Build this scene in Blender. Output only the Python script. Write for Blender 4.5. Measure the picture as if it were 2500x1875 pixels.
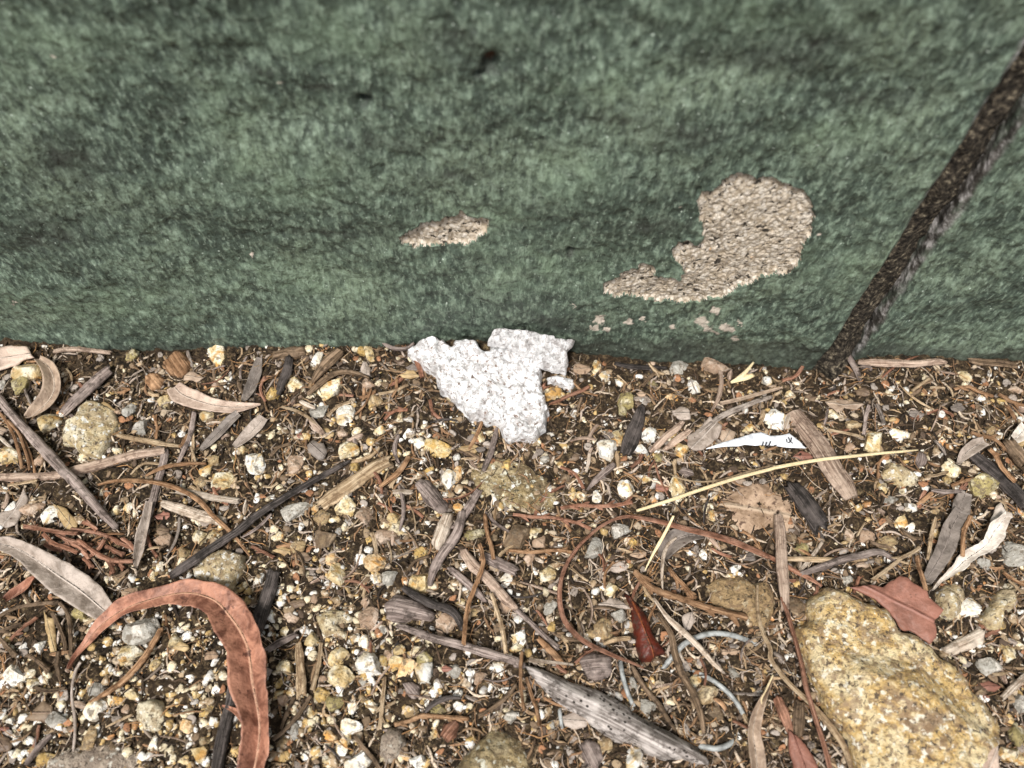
import bpy, math, random
import numpy as np
from mathutils import Matrix, Vector
random.seed(7); RNG = np.random.default_rng(7)
SC = bpy.context.scene
for _o in list(bpy.data.objects): bpy.data.objects.remove(_o)

# ------------------------------------------------------------------ camera
FPX = 1900.0; CX, CY = 1250.0, 937.5; CAMH = 0.26; PITCH = math.atan2(FPX, 1985-CY)
def unit(v): return v/np.linalg.norm(v)
_F = np.array([0, math.cos(PITCH), -math.sin(PITCH)]); _U = np.array([0, math.sin(PITCH), math.cos(PITCH)]); _R = np.array([1., 0, 0])
_rho = math.asin(-30/(FPX/math.tan(PITCH)))
_R, _U = _R*math.cos(_rho)+_U*math.sin(_rho), _U*math.cos(_rho)-_R*math.sin(_rho)
def _ray0(px, py): return _F*FPX + _R*(px-CX) + _U*(CY-py)
def _g0(px, py):
    d = _ray0(px, py); return d*(CAMH/-d[2])
_a, _b = _g0(0, 850), _g0(2500, 880)
_yaw = -math.atan2(_b[1]-_a[1], _b[0]-_a[0])
_c, _s = math.cos(_yaw), math.sin(_yaw); _RZ = np.array([[_c, -_s, 0], [_s, _c, 0], [0, 0, 1.]])
_F, _R, _U = _RZ@_F, _RZ@_R, _RZ@_U
CAM = np.array([0, -(_RZ@_a)[1], CAMH])
cd = bpy.data.cameras.new('camera'); cam = bpy.data.objects.new('camera', cd); SC.collection.objects.link(cam)
cd.sensor_width = 36; cd.lens = FPX/2500*36; cd.clip_start = 0.005; cd.clip_end = 60
M4 = Matrix.Identity(4)
for i in range(3):
    M4[i][0], M4[i][1], M4[i][2], M4[i][3] = _R[i], _U[i], -_F[i], CAM[i]
cam.matrix_world = M4; SC.camera = cam
cd.dof.use_dof = True; cd.dof.focus_distance = 0.272; cd.dof.aperture_fstop = 10.0
# ------------------------------------------------------------------ light
SUN_EL, SUN_AZ = 62, 205
w = bpy.data.worlds.new('World'); SC.world = w; w.use_nodes = True; nt = w.node_tree
sky = nt.nodes.new('ShaderNodeTexSky'); sky.sky_type = 'NISHITA'; sky.sun_disc = False
sky.sun_elevation = math.radians(SUN_EL); sky.sun_rotation = math.radians(SUN_AZ); sky.dust_density = 4; sky.air_density = 1
hs = nt.nodes.new('ShaderNodeHueSaturation'); hs.inputs['Saturation'].default_value = 0.25
bg = nt.nodes['Background']; nt.links.new(sky.outputs[0], hs.inputs['Color']); nt.links.new(hs.outputs[0], bg.inputs[0])
bg.inputs[1].default_value = 0.105
sd = bpy.data.lights.new('sun', 'SUN'); sd.energy = 3.1; sd.angle = math.radians(12); sd.color = (1, .96, .9)
so = bpy.data.objects.new('sun', sd); SC.collection.objects.link(so)
# direction towards the sun: in front of the wall, above
_az = math.radians(SUN_AZ); _el = math.radians(SUN_EL)
_sd = Vector((math.sin(_az)*math.cos(_el), math.cos(_az)*math.cos(_el), math.sin(_el)))
so.rotation_euler = _sd.to_track_quat('Z', 'Y').to_euler()
SC.view_settings.view_transform = 'Standard'; SC.view_settings.look = 'None'
SC.view_settings.exposure = 0.42; SC.view_settings.gamma = 1

# ------------------------------------------------------------------ noise
def _h(ix, iy, iz, s):
    n = (ix*374761393 + iy*668265263 + iz*2147483647 + s*1274126177) & 0xffffffff
    n = ((n ^ (n >> 13))*1274126177) & 0xffffffff
    n = ((n ^ (n >> 15))*2246822519) & 0xffffffff
    return (n & 0xffff)/32767.5-1
def vn(p, s=0):
    p = np.asarray(p, float); i = np.floor(p).astype(np.int64); f = p-i; f = f*f*(3-2*f); r = 0
    for dx in (0, 1):
        wx = f[..., 0] if dx else 1-f[..., 0]
        for dy in (0, 1):
            wy = f[..., 1] if dy else 1-f[..., 1]
            for dz in (0, 1):
                wz = f[..., 2] if dz else 1-f[..., 2]
                r = r + wx*wy*wz*_h(i[..., 0]+dx, i[..., 1]+dy, i[..., 2]+dz, s)
    return r
def fbm(p, o=3, s=0, g=.5):
    r = 0; a = 1; p = np.asarray(p, float); t = 0
    for k in range(o): r = r+a*vn(p*2**k, s+k); t += a; a *= g
    return r/t
def P3(x, y, z=0.):
    x = np.asarray(x, float); return np.stack([x, np.broadcast_to(np.asarray(y, float), x.shape), np.broadcast_to(np.asarray(z, float), x.shape)], -1)

# ------------------------------------------------------------------ picture coordinates -> place
def ray(px, py):
    px = np.asarray(px, float)[..., None]; py = np.asarray(py, float)[..., None]
    return _F*FPX + _R*(px-CX) + _U*(CY-py)
def on_wall(px, py, y=0.):
    d = ray(px, py); t = (y-CAM[1])/d[..., 1]; return CAM+d*t[..., None]
BASE = [(-400, 838), (0, 832), (120, 840), (250, 850), (400, 858), (560, 850), (700, 838), (900, 836), (1050, 836), (1200, 845), (1400, 872),
        (1600, 890), (1800, 897), (1990, 905), (2020, 905), (2110, 868), (2300, 866), (2500, 872), (2900, 876)]
_bw = on_wall([b[0] for b in BASE], [b[1] for b in BASE])
def gh(x, y):
    x = np.asarray(x, float); y = np.asarray(y, float)
    e = np.interp(x, _bw[:, 0], _bw[:, 2])
    g = e*np.exp(np.minimum(y, 0)/0.03)
    return g + 0.0012*vn(P3(x*28, y*28, .5), 3) + 0.0006*vn(P3(x*70, y*70, 1.5), 4)
def at(px, py, lift=0., base=gh):
    d = ray(px, py); z = np.zeros(d.shape[:-1])+lift
    for k in range(14):
        t = (z-CAM[2])/d[..., 2]; p = CAM+d*t[..., None]; z = base(p[..., 0], p[..., 1])+lift
    t = (z-CAM[2])/d[..., 2]; return CAM+d*t[..., None]
def proj(p):
    v = np.asarray(p)-CAM; zf = v@_F; return CX+FPX*(v@_R)/zf, CY-FPX*(v@_U)/zf
def mpp(p): return float(((np.asarray(p)-CAM)@_F)/FPX)
REG = {'A1': (0, 800, 3.456), 'A2': (620, 800, 3.456), 'A3': (1240, 800, 3.456), 'A4': (1860, 800, 3.456),
       'B1': (0, 1270, 2.742), 'B2': (620, 1270, 2.742), 'B3': (1240, 1270, 2.742), 'B4': (1860, 1270, 2.742), 'D': (0, 0, .88480), 'S': (0, 0, 1.)}
def PX(tag, s):
    """'A1', 'x y x y ...' -> source pixels; a token ending in a tag switches region"""
    out = []; r = REG[tag]; buf = []
    for t in s.split():
        if t in REG: r = REG[t]; continue
        buf.append(float(t))
        if len(buf) == 2: out.append((r[0]+buf[0]/r[2], r[1]+buf[1]/r[2])); buf = []
    return np.array(out)

# ------------------------------------------------------------------ objects
COL = SC.collection
def tagit(o, label=None, cat=None, group=None, kind=None):
    if label: o['label'] = label
    if cat: o['category'] = cat
    if group: o['group'] = group
    if kind: o['kind'] = kind
    return o
def mesh_obj(name, V, Fc, mat, parent=None, uv=None, smooth=True, attrs=None, origin=None):
    V = np.asarray(V, float); org = np.zeros(3)
    if origin is None and parent is None: org = np.array([V[:, 0].mean(), V[:, 1].mean(), V[:, 2].min()])
    elif origin is not None: org = np.asarray(origin)
    V = V-org
    me = bpy.data.meshes.new(name); me.vertices.add(len(V)); me.vertices.foreach_set('co', V.astype(np.float32).ravel())
    if not isinstance(Fc, (list, tuple)): Fc = [Fc]
    Fc = [np.asarray(f, np.int32) for f in Fc if len(f)]
    loops = np.concatenate([f.ravel() for f in Fc]); sizes = np.concatenate([np.full(len(f), f.shape[1], np.int32) for f in Fc])
    me.loops.add(len(loops)); me.loops.foreach_set('vertex_index', loops)
    me.polygons.add(len(sizes)); st = np.concatenate([[0], np.cumsum(sizes)[:-1]]).astype(np.int32)
    me.polygons.foreach_set('loop_start', st)
    me.polygons.foreach_set('use_smooth', np.full(len(sizes), smooth))
    me.update(calc_edges=True)
    if uv is not None:
        l = me.uv_layers.new(name='UVMap'); l.data.foreach_set('uv', np.asarray(uv, np.float32)[loops].ravel())
    for k, a in (attrs or {}).items():
        a = np.asarray(a, np.float32)
        if a.ndim == 1: at_ = me.attributes.new(k, 'FLOAT', 'POINT'); at_.data.foreach_set('value', a)
        else:
            at_ = me.attributes.new(k, 'FLOAT_COLOR', 'POINT'); c4 = np.ones((len(a), 4), np.float32); c4[:, :3] = a; at_.data.foreach_set('color', c4.ravel())
    me.validate(); me.materials.append(mat)
    o = bpy.data.objects.new(name, me); COL.objects.link(o); o.location = org
    if parent is not None: o.parent = parent; o.location = org-np.array(parent.location)
    return o

# ------------------------------------------------------------------ materials
class N:
    def __init__(s, name):
        s.m = bpy.data.materials.new(name); s.m.use_nodes = True; s.t = s.m.node_tree; s.b = s.t.nodes['Principled BSDF']
    def n(s, typ, **kw):
        x = s.t.nodes.new(typ)
        for k, v in kw.items():
            if k.startswith('_'): setattr(x, k[1:], v)
            else: s.put(x.inputs[k.replace('0', ' ')] if not k.isdigit() else x.inputs[int(k)], v)
        return x
    def put(s, i, v):
        if isinstance(v, bpy.types.NodeSocket): s.t.links.new(v, i)
        elif isinstance(v, tuple) and len(v) == 3 and i.type == 'RGBA': i.default_value = (*v, 1)
        else: i.default_value = v
    def pos(s, sc=1000., rnd=True):
        g = s.n('ShaderNodeNewGeometry'); v = s.n('ShaderNodeVectorMath', _operation='SCALE'); s.put(v.inputs[0], g.outputs['Position']); v.inputs['Scale'].default_value = sc
        if not rnd: return v.outputs[0]
        oi = s.n('ShaderNodeObjectInfo'); m = s.n('ShaderNodeMath', _operation='MULTIPLY'); s.put(m.inputs[0], oi.outputs['Random']); m.inputs[1].default_value = 97.
        a = s.n('ShaderNodeVectorMath', _operation='ADD'); s.put(a.inputs[0], v.outputs[0]); s.put(a.inputs[1], m.outputs[0]); s.rand = oi.outputs['Random']
        return a.outputs[0]
    def uv(s, su, sv):
        u = s.n('ShaderNodeUVMap'); u.uv_map = 'UVMap'; m = s.n('ShaderNodeMapping'); s.put(m.inputs[0], u.outputs[0]); m.inputs['Scale'].default_value = (su, sv, 1)
        oi = s.n('ShaderNodeObjectInfo'); k = s.n('ShaderNodeMath', _operation='MULTIPLY'); s.put(k.inputs[0], oi.outputs['Random']); k.inputs[1].default_value = 53.
        s.put(m.inputs['Location'], k.outputs[0]); s.rand = oi.outputs['Random']; s.uvraw = u.outputs[0]
        return m.outputs[0]
    def noise(s, vec, scale, detail=3., rough=.55, dist=0.):
        x = s.n('ShaderNodeTexNoise'); s.put(x.inputs['Vector'], vec); x.inputs['Scale'].default_value = scale; x.inputs['Detail'].default_value = detail
        x.inputs['Roughness'].default_value = rough; x.inputs['Distortion'].default_value = dist; return x.outputs['Fac']
    def ramp(s, f, stops, interp='LINEAR'):
        x = s.n('ShaderNodeValToRGB'); s.put(x.inputs[0], f); r = x.color_ramp; r.interpolation = interp
        while len(r.elements) < len(stops): r.elements.new(.5)
        for e, (p, c) in zip(r.elements, stops):
            e.position = p; e.color = (*c, 1) if isinstance(c, tuple) else (c, c, c, 1)
        return x.outputs[0]
    def mix(s, f, a, b, mode='MIX'):
        x = s.n('ShaderNodeMix', _data_type='RGBA', _blend_type=mode); s.put(x.inputs[0], f); s.put(x.inputs[6], a); s.put(x.inputs[7], b); return x.outputs[2]
    def mul(s, a, b, op='MULTIPLY'):
        x = s.n('ShaderNodeMath', _operation=op); s.put(x.inputs[0], a); s.put(x.inputs[1], b); return x.outputs[0]
    def attr(s, name, col=False):
        x = s.n('ShaderNodeAttribute', _attribute_name=name); return x.outputs['Color' if col else 'Fac']
    def bump(s, h, dist, strength=1., prev=None):
        x = s.n('ShaderNodeBump'); x.inputs['Distance'].default_value = dist; x.inputs['Strength'].default_value = strength; s.put(x.inputs['Height'], h)
        if prev is not None: s.put(x.inputs['Normal'], prev)
        return x.outputs[0]
    def done(s, col, rough=.7, nrm=None, spec=.4, **kw):
        s.put(s.b.inputs['Base Color'], col); s.put(s.b.inputs['Roughness'], rough); s.b.inputs['Specular IOR Level'].default_value = spec
        if nrm is not None: s.put(s.b.inputs['Normal'], nrm)
        for k, v in kw.items(): s.put(s.b.inputs[k.replace('_', ' ')], v)
        return s.m

def stone_mat(name, c1, c2, c3, speck=(.12, .09, .06), sk=.38, stain=None):
    m = N(name); p = m.pos()
    a = m.noise(p, .22, 3, .6, .6); c = m.ramp(a, [(.36, c1), (.5, c2), (.66, c3)])
    if stain is not None:
        st = m.noise(p, .13, 3, .6, 1.2); c = m.mix(m.ramp(st, [(.54, 0.), (.62, .9)]), c, stain)
    f = m.noise(p, 1.0, 3, .7); c = m.mix(m.ramp(f, [(sk-.06, .9), (sk+.02, 0.)]), c, speck)
    pit = m.noise(p, .42, 3, .6); c = m.mix(m.ramp(pit, [(.36, .75), (.44, 0.)]), c, speck)
    v = m.n('ShaderNodeHueSaturation'); m.put(v.inputs['Color'], c); m.put(v.inputs['Value'], m.mul(m.mul(m.rand, .35), .87, 'ADD')); c = v.outputs[0]
    b = m.bump(m.noise(p, .7, 5, .7), .0014, .9)
    return m.done(c, .55, b, .45)
MS = {
 'W': stone_mat('white_quartz', (.88, .87, .84), (.8, .77, .7), (.7, .6, .44), sk=.31, stain=(.62, .44, .2)),
 'C': stone_mat('cream_stone', (.8, .74, .6), (.62, .5, .29), (.44, .3, .12), sk=.4, stain=(.5, .27, .07)),
 'Y': stone_mat('ochre_stone', (.62, .43, .17), (.42, .27, .08), (.66, .55, .34), sk=.42),
 'T': stone_mat('tan_stone', (.46, .35, .19), (.3, .2, .1), (.56, .46, .3), sk=.42),
 'B': stone_mat('brown_stone', (.2, .14, .08), (.11, .07, .04), (.3, .22, .14), sk=.42),
 'G': stone_mat('grey_stone', (.44, .42, .38), (.3, .28, .24), (.6, .56, .5), sk=.4),
 'M': stone_mat('mossy_stone', (.4, .33, .15), (.26, .21, .08), (.6, .54, .38), sk=.44),
 'O': stone_mat('orange_stone', (.62, .32, .09), (.74, .56, .34), (.42, .2, .05), sk=.38),
 'P': stone_mat('pinkish_stone', (.44, .32, .23), (.36, .24, .16), (.58, .46, .36), sk=.38),
}
def wood_mat(name, c1, c2, c3, crack=.4, dots=0., across=1.6, along=.06):
    m = N(name); u = m.uv(along, across)
    a = m.noise(u, 1., 5, .72, .3); c = m.ramp(a, [(.36, c1), (.5, c2), (.62, c3)])
    p = m.pos(); f = m.noise(p, .35, 4, .7); c = m.mix(m.ramp(f, [(.38, .2 if name == 'straw' else .8), (.5, 0.)]), c, c1)
    f = m.noise(p, .16, 2, .6); c = m.mix(m.ramp(f, [(.5, 0.), (.66, .55)]), c, c3)
    if dots:
        vo = m.n('ShaderNodeTexVoronoi'); m.put(vo.inputs['Vector'], p); vo.inputs['Scale'].default_value = .55
        md = m.noise(p, .12, 1, .5)
        k = m.mul(m.ramp(vo.outputs['Distance'], [(.2, 1.), (.32, 0.)]), m.ramp(md, [(.42, 0.), (.5, 1.)]))
        c = m.mix(k, c, (.03, .024, .02))
    v = m.n('ShaderNodeHueSaturation'); m.put(v.inputs['Color'], c); m.put(v.inputs['Value'], m.mul(m.mul(m.rand, .4), .8, 'ADD')); c = v.outputs[0]
    b = m.bump(a, .0005 if name == 'straw' else .0011, .9); b = m.bump(m.noise(p, 1., 3, .6), .0004, .7, b)
    return m.done(c, .8, b, .25)
MW = {
 'pink': wood_mat('pinkish_bark', (.14, .09, .065), (.4, .29, .22), (.62, .48, .38)),
 'tan': wood_mat('tan_wood', (.16, .1, .055), (.42, .3, .18), (.64, .5, .34)),
 'grey': wood_mat('grey_wood', (.07, .055, .045), (.26, .21, .175), (.46, .4, .35)),
 'pale': wood_mat('pale_wood', (.2, .145, .1), (.52, .42, .33), (.72, .63, .53)),
 'dark': wood_mat('dark_wood', (.015, .012, .01), (.05, .042, .038), (.15, .125, .115)),
 'brown': wood_mat('brown_wood', (.035, .022, .013), (.15, .1, .06), (.3, .21, .14)),
 'orange': wood_mat('orange_stem', (.1, .05, .022), (.3, .165, .085), (.5, .31, .18)),
 'red': wood_mat('red_brown_stem', (.1, .045, .025), (.28, .13, .08), (.46, .26, .18)),
 'straw': wood_mat('straw', (.66, .5, .27), (.86, .7, .42), (.9, .78, .52), across=2.5, along=.03),
 'mauve': wood_mat('dull_bark', (.06, .045, .037), (.22, .17, .15), (.44, .36, .32)),
 'log': wood_mat('weathered_log', (.08, .065, .055), (.33, .29, .265), (.66, .6, .56), dots=1., across=1.1, along=.025),
}
def leaf_mat(name, c1, c2, rib, spot=(.06, .03, .02), vein=.35, spots=.36, rough=.55, sps=.45):
    m = N(name); u = m.uv(.1, 1.); sep = m.n('ShaderNodeSeparateXYZ'); m.put(sep.inputs[0], m.uvraw)
    p = m.pos(); a = m.noise(p, .14, 5, .68, .6); c = m.ramp(a, [(.38, c1), (.58, c2)])
    av = m.mul(sep.outputs[1], 0., 'ADD'); av = m.n('ShaderNodeMath', _operation='ABSOLUTE'); m.put(av.inputs[0], sep.outputs[1]); av = av.outputs[0]
    # side veins: slanting waves
    q = m.mul(m.mul(sep.outputs[0], .8), m.mul(av, 4.), 'ADD'); wv = m.n('ShaderNodeMath', _operation='SINE'); m.put(wv.inputs[0], m.mul(q, 2.))
    ve = m.ramp(m.mul(m.mul(wv.outputs[0], .5), .5, 'ADD'), [(.8, 0.), (1., 1.)])
    c = m.mix(m.mul(ve, vein), c, rib)
    c = m.mix(m.ramp(av, [(.04, .9), (.09, 0.)]), c, rib)
    f = m.noise(p, sps, 5, .68); c = m.mix(m.ramp(f, [(spots-.06, .85), (spots, 0.)]), c, spot)
    g = m.noise(p, 1.5, 3, .6); c = m.mix(m.mul(g, .5), c, c1, 'MULTIPLY') if False else c
    b = m.bump(ve, .00006, .4); b = m.bump(m.ramp(av, [(.0, 1.), (.08, 0.)]), .0006, .8, b); b = m.bump(m.noise(p, .25, 4, .6), .0009, .9, b)
    return m.done(c, rough, b, .4)
ML = {
 'red': leaf_mat('red_leaf', (.13, .05, .03), (.42, .2, .13), (.5, .28, .18), spot=(.07, .026, .018), vein=.05, spots=.41, sps=.2),
 'rust': leaf_mat('flat_rust_leaf', (.19, .085, .06), (.29, .13, .092), (.27, .12, .088), vein=.03, spots=.35),
 'grey': leaf_mat('grey_leaf', (.19, .15, .12), (.42, .35, .3), (.54, .46, .4), vein=.06, spots=.33),
 'taupe': leaf_mat('taupe_leaf', (.2, .14, .1), (.4, .3, .22), (.52, .42, .33), vein=.06),
 'pink': leaf_mat('pink_leaf', (.32, .23, .18), (.54, .42, .34), (.6, .49, .41), vein=.05, spots=.36),
 'dgrey': leaf_mat('dark_grey_leaf', (.08, .065, .055), (.22, .185, .16), (.3, .25, .22), vein=.05),
 'white': leaf_mat('bleached_leaf', (.36, .3, .25), (.7, .64, .57), (.76, .7, .64), vein=.06, spots=.33),
 'tan': leaf_mat('tan_leaf', (.26, .17, .08), (.48, .35, .18), (.54, .42, .25), vein=.05),
 'crim': leaf_mat('crimson_leaf', (.035, .007, .004), (.1, .016, .007), (.25, .07, .025), vein=.05, spots=.46, rough=.5),
 'brown': leaf_mat('brown_leaf', (.08, .05, .035), (.2, .14, .09), (.26, .18, .13), vein=.05),
 'mat': leaf_mat('matted_leaf', (.2, .13, .08), (.42, .3, .21), (.42, .32, .23), vein=.0, spots=.45, rough=.9),
}
# painted block
m = N('green_paint'); p = m.pos(rnd=False)
mp = m.n('ShaderNodeMapping'); m.put(mp.inputs[0], p); mp.inputs['Rotation'].default_value = (0, math.radians(28), 0); mp.inputs['Scale'].default_value = (.75, 1, .95); q = mp.outputs[0]
big = m.noise(q, .03, 3, .55, .4); mid = m.noise(q, .15, 4, .6, .3); mq = m.n('ShaderNodeMapping'); m.put(mq.inputs[0], p); mq.inputs['Rotation'].default_value = (0, math.radians(-14), 0); mq.inputs['Scale'].default_value = (1, 1, .42)
fin = m.noise(mq.outputs[0], .42, 4, .62); fi2 = m.noise(mq.outputs[0], .8, 3, .6)
c = m.ramp(big, [(.36, (.062, .086, .064)), (.5, (.092, .126, .093)), (.64, (.145, .188, .132))])
c = m.mix(m.ramp(mid, [(.36, .5), (.54, 0.)]), c, (.035, .048, .042))
c = m.mix(m.ramp(fin, [(.4, .75), (.48, 0.)]), c, (.034, .046, .036))
c = m.mix(m.ramp(fin, [(.52, 0.), (.62, .65)]), c, (.195, .256, .192))
c = m.mix(m.ramp(fi2, [(.55, 0.), (.64, .55)]), c, (.25, .315, .245)); c = m.mix(m.ramp(fi2, [(.38, .5), (.45, 0.)]), c, (.03, .042, .034))
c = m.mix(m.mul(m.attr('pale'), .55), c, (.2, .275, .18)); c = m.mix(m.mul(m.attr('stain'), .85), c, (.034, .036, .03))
sk = m.noise(p, .9, 1, .5); c = m.mix(m.ramp(sk, [(.74, 0.), (.78, .7)]), c, (.5, .58, .5))
cb = m.ramp(m.noise(p, .3, 3, .6), [(.4, (.04, .035, .03)), (.52, (.15, .14, .13)), (.64, (.42, .4, .39))])
c = m.mix(m.attr('bare'), c, cb); c = m.mix(m.attr('fleck'), c, (.5, .44, .37)); c = m.mix(m.attr('rust'), c, (.13, .055, .025))
nb_ = m.mul(m.attr('bare'), -.9); nb_ = m.mul(nb_, 1., 'ADD'); b = m.bump(m.mul(fin, nb_), .0011, 1.); b = m.bump(fi2, .0005, .9, b); b = m.bump(mid, .002, .7, b)
MPAINT = m.done(c, .62, b, .35)
m = N('bare_concrete'); p = m.pos(rnd=False)
vo = m.n('ShaderNodeTexVoronoi'); m.put(vo.inputs['Vector'], p); vo.inputs['Scale'].default_value = .85
c = m.ramp(vo.outputs['Color'], [(.1, (.44, .37, .29)), (.4, (.56, .49, .4)), (.7, (.66, .6, .52)), (.9, (.5, .45, .39)), (.98, (.6, .4, .24))])
a = m.noise(p, .25, 3, .65); c = m.mix(m.ramp(a, [(.4, .6), (.52, 0.)]), c, (.4, .32, .23))
c = m.mix(m.ramp(vo.outputs['Distance'], [(.45, 0.), (.75, .75)]), c, (.24, .19, .13))
c = m.mix(m.ramp(m.noise(p, .5, 3, .6, .4), [(.37, 1.), (.42, 0.)]), c, (.045, .038, .03))
b = m.bump(m.mul(vo.outputs['Distance'], -1.), .0005, .8); b = m.bump(m.noise(p, .5, 4, .7), .0012, .9, b)
MBARE = m.done(c, .85, b, .2)
m = N('dirty_mortar'); p = m.pos(rnd=False)
c = m.ramp(m.noise(p, .6, 4, .7), [(.38, (.01, .008, .006)), (.5, (.045, .037, .028)), (.58, (.1, .082, .06)), (.66, (.28, .24, .17))]); b = m.bump(m.noise(p, .5, 5, .7), .0022, 1.)
MMORT = m.done(c, .9, b, .2)
m = N('soil'); p = m.pos(rnd=False)
c = m.ramp(m.noise(p, .5, 5, .75), [(.4, (.012, .009, .006)), (.5, (.04, .028, .017)), (.57, (.11, .078, .045)), (.66, (.3, .22, .12))])
c = m.mix(m.ramp(m.noise(p, .05, 2, .5), [(.35, 0.), (.65, .5)]), c, (.06, .038, .022))
b = m.bump(m.noise(p, .9, 5, .75), .0014, 1.); MSOIL = m.done(c, .92, b, .2)
m = N('loose_grain'); p = m.pos(rnd=False); c = m.attr('Col', True)
c = m.mix(m.ramp(m.noise(p, .8, 3, .7), [(.4, .8), (.48, 0.)]), c, (.14, .095, .045)); c = m.mix(m.ramp(m.noise(p, .6, 2, .6), [(.55, 0.), (.64, .6)]), c, (.85, .8, .68))
b = m.bump(m.noise(p, 1.5, 3, .7), .0004, .8); MGRAIN = m.done(c, .65, b, .4)
m = N('loose_litter'); p = m.pos(rnd=False); c = m.attr('Col', True)
c = m.mix(m.ramp(m.noise(p, 1., 3, .65), [(.34, .7), (.5, 0.)]), c, (.03, .02, .014)); b = m.bump(m.noise(p, 1.5, 3, .7), .0004, .8); MLIT = m.done(c, .85, b, .2)
# foil
def foil_mat(name, lo, hi, sp, k):  # grey creases and brown specks: shading and reflections painted into the colour
    m = N(name); p = m.pos(rnd=False)
    c = m.ramp(m.noise(p, .4, 4, .7, .6), [(.4, lo), (.5, hi)]); g = m.noise(p, .16, 3, .7, .8); c = m.mix(m.ramp(g, [(.36, .7), (.46, 0.)]), c, lo)
    c = m.mix(m.ramp(m.noise(p, .6, 3, .65, .5), [(k-.05, .9), (k, 0.)]), c, sp)
    b = m.bump(m.noise(p, .35, 5, .7, .5), .0026, 1.); return m.done(c, .36, b, .6, Metallic=.3)
MFOIL = foil_mat('aluminium_foil', (.58, .55, .54), (.97, .97, .98), (.22, .14, .1), .41)
MFOIL2 = foil_mat('dull_foil', (.42, .39, .38), (.8, .79, .79), (.3, .25, .22), .33)
m = N('grey_plastic'); p = m.pos(); c = m.ramp(m.noise(p, .4, 3, .6), [(.38, (.17, .175, .17)), (.58, (.34, .355, .35))]); MCORD = m.done(c, .45, m.bump(m.noise(p, 1.2, 3), .0002, .5), .5)
m = N('white_paper'); p = m.pos(); c = m.ramp(m.noise(p, .3, 3, .6), [(.38, (.5, .52, .56)), (.55, (.74, .76, .8))]); MPAPER = m.done(c, .6, m.bump(m.noise(p, .2, 2), .0006, .5), .4)
m = N('black_ink'); p = m.pos(); c = m.ramp(m.noise(p, .8, 2), [(.3, (.02, .02, .025)), (.7, (.06, .06, .07))]); MINK = m.done(c, .5)
def rock_mat(name, cols, sp, wh):
    m = N(name); p = m.pos()
    a = m.noise(p, .07, 3, .6, .6); c = m.ramp(a, [(.38, cols[3]), (.48, cols[1]), (.6, cols[2])])
    g = m.noise(p, .5, 4, .7, .3); c = m.mix(m.ramp(g, [(.4, .8), (.5, 0.)]), c, cols[0]); c = m.mix(m.ramp(g, [(.54, 0.), (.62, .8)]), c, cols[2])
    c = m.mix(m.ramp(m.noise(p, .2, 4, .7, .5), [(.38, .8), (.46, 0.)]), c, cols[3])
    c = m.mix(m.ramp(m.noise(p, .62, 3, .65, .5), [(.37, .95), (.43, 0.)]), c, sp)
    c = m.mix(m.ramp(m.noise(p, .48, 3, .6), [(.58, 0.), (.64, .95)]), c, wh)
    b = m.bump(m.noise(p, .45, 5, .75), .0024, 1.)
    return m.done(c, .7, b, .4)
MROCK = rock_mat('ochre_rock', ((.24, .15, .08), (.66, .44, .16), (.8, .66, .4), (.38, .27, .17)), (.1, .07, .05), (.9, .84, .7))
MMOSS = rock_mat('mossy_rock', ((.14, .1, .05), (.36, .27, .13), (.54, .44, .27), (.2, .145, .08)), (.07, .06, .03), (.74, .72, .6))
MCREAM = rock_mat('cream_rock', ((.34, .24, .13), (.58, .45, .24), (.74, .66, .48), (.5, .4, .26)), (.12, .09, .06), (.84, .82, .76))
MGREYR = rock_mat('grey_brown_rock', ((.16, .12, .09), (.32, .25, .19), (.46, .38, .3), (.3, .24, .19)), (.08, .06, .045), (.62, .58, .5))
MSOFT = rock_mat('tan_clod', ((.16, .11, .06), (.32, .21, .1), (.42, .29, .15), (.26, .17, .1)), (.07, .05, .03), (.5, .4, .26))

# ------------------------------------------------------------------ builders
OCC = []           # occupied discs in picture pixels (keeps random bits off the big things)
def catmull(P, n):
    P = np.asarray(P, float); t = np.linspace(0, len(P)-1, n); i = np.clip(t.astype(int), 0, len(P)-2); f = (t-i)[:, None]
    g = lambda k: P[np.clip(k, 0, len(P)-1)]
    a, b, c, d = g(i-1), g(i), g(i+1), g(i+2)
    return .5*((2*b)+(c-a)*f+(2*a-5*b+4*c-d)*f**2+(3*b-a-3*c+d)*f**3)
def arr(v, n):
    v = np.atleast_1d(np.asarray(v, float)); return np.interp(np.linspace(0, 1, n), np.linspace(0, 1, len(v)), v) if len(v) > 1 else np.full(n, v[0])
def path3(px, lift, n, base=gh):
    q = catmull(px, n); l = arr(lift, n)*1e-3; return at(q[:, 0], q[:, 1], l, base)
def frames(C):
    T = np.gradient(C, axis=0); T /= np.linalg.norm(T, axis=1)[:, None]+1e-12
    S = np.cross(T, [0, 0, 1.]); S /= np.linalg.norm(S, axis=1)[:, None]+1e-9; U = np.cross(S, T); return T, S, U
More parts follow.
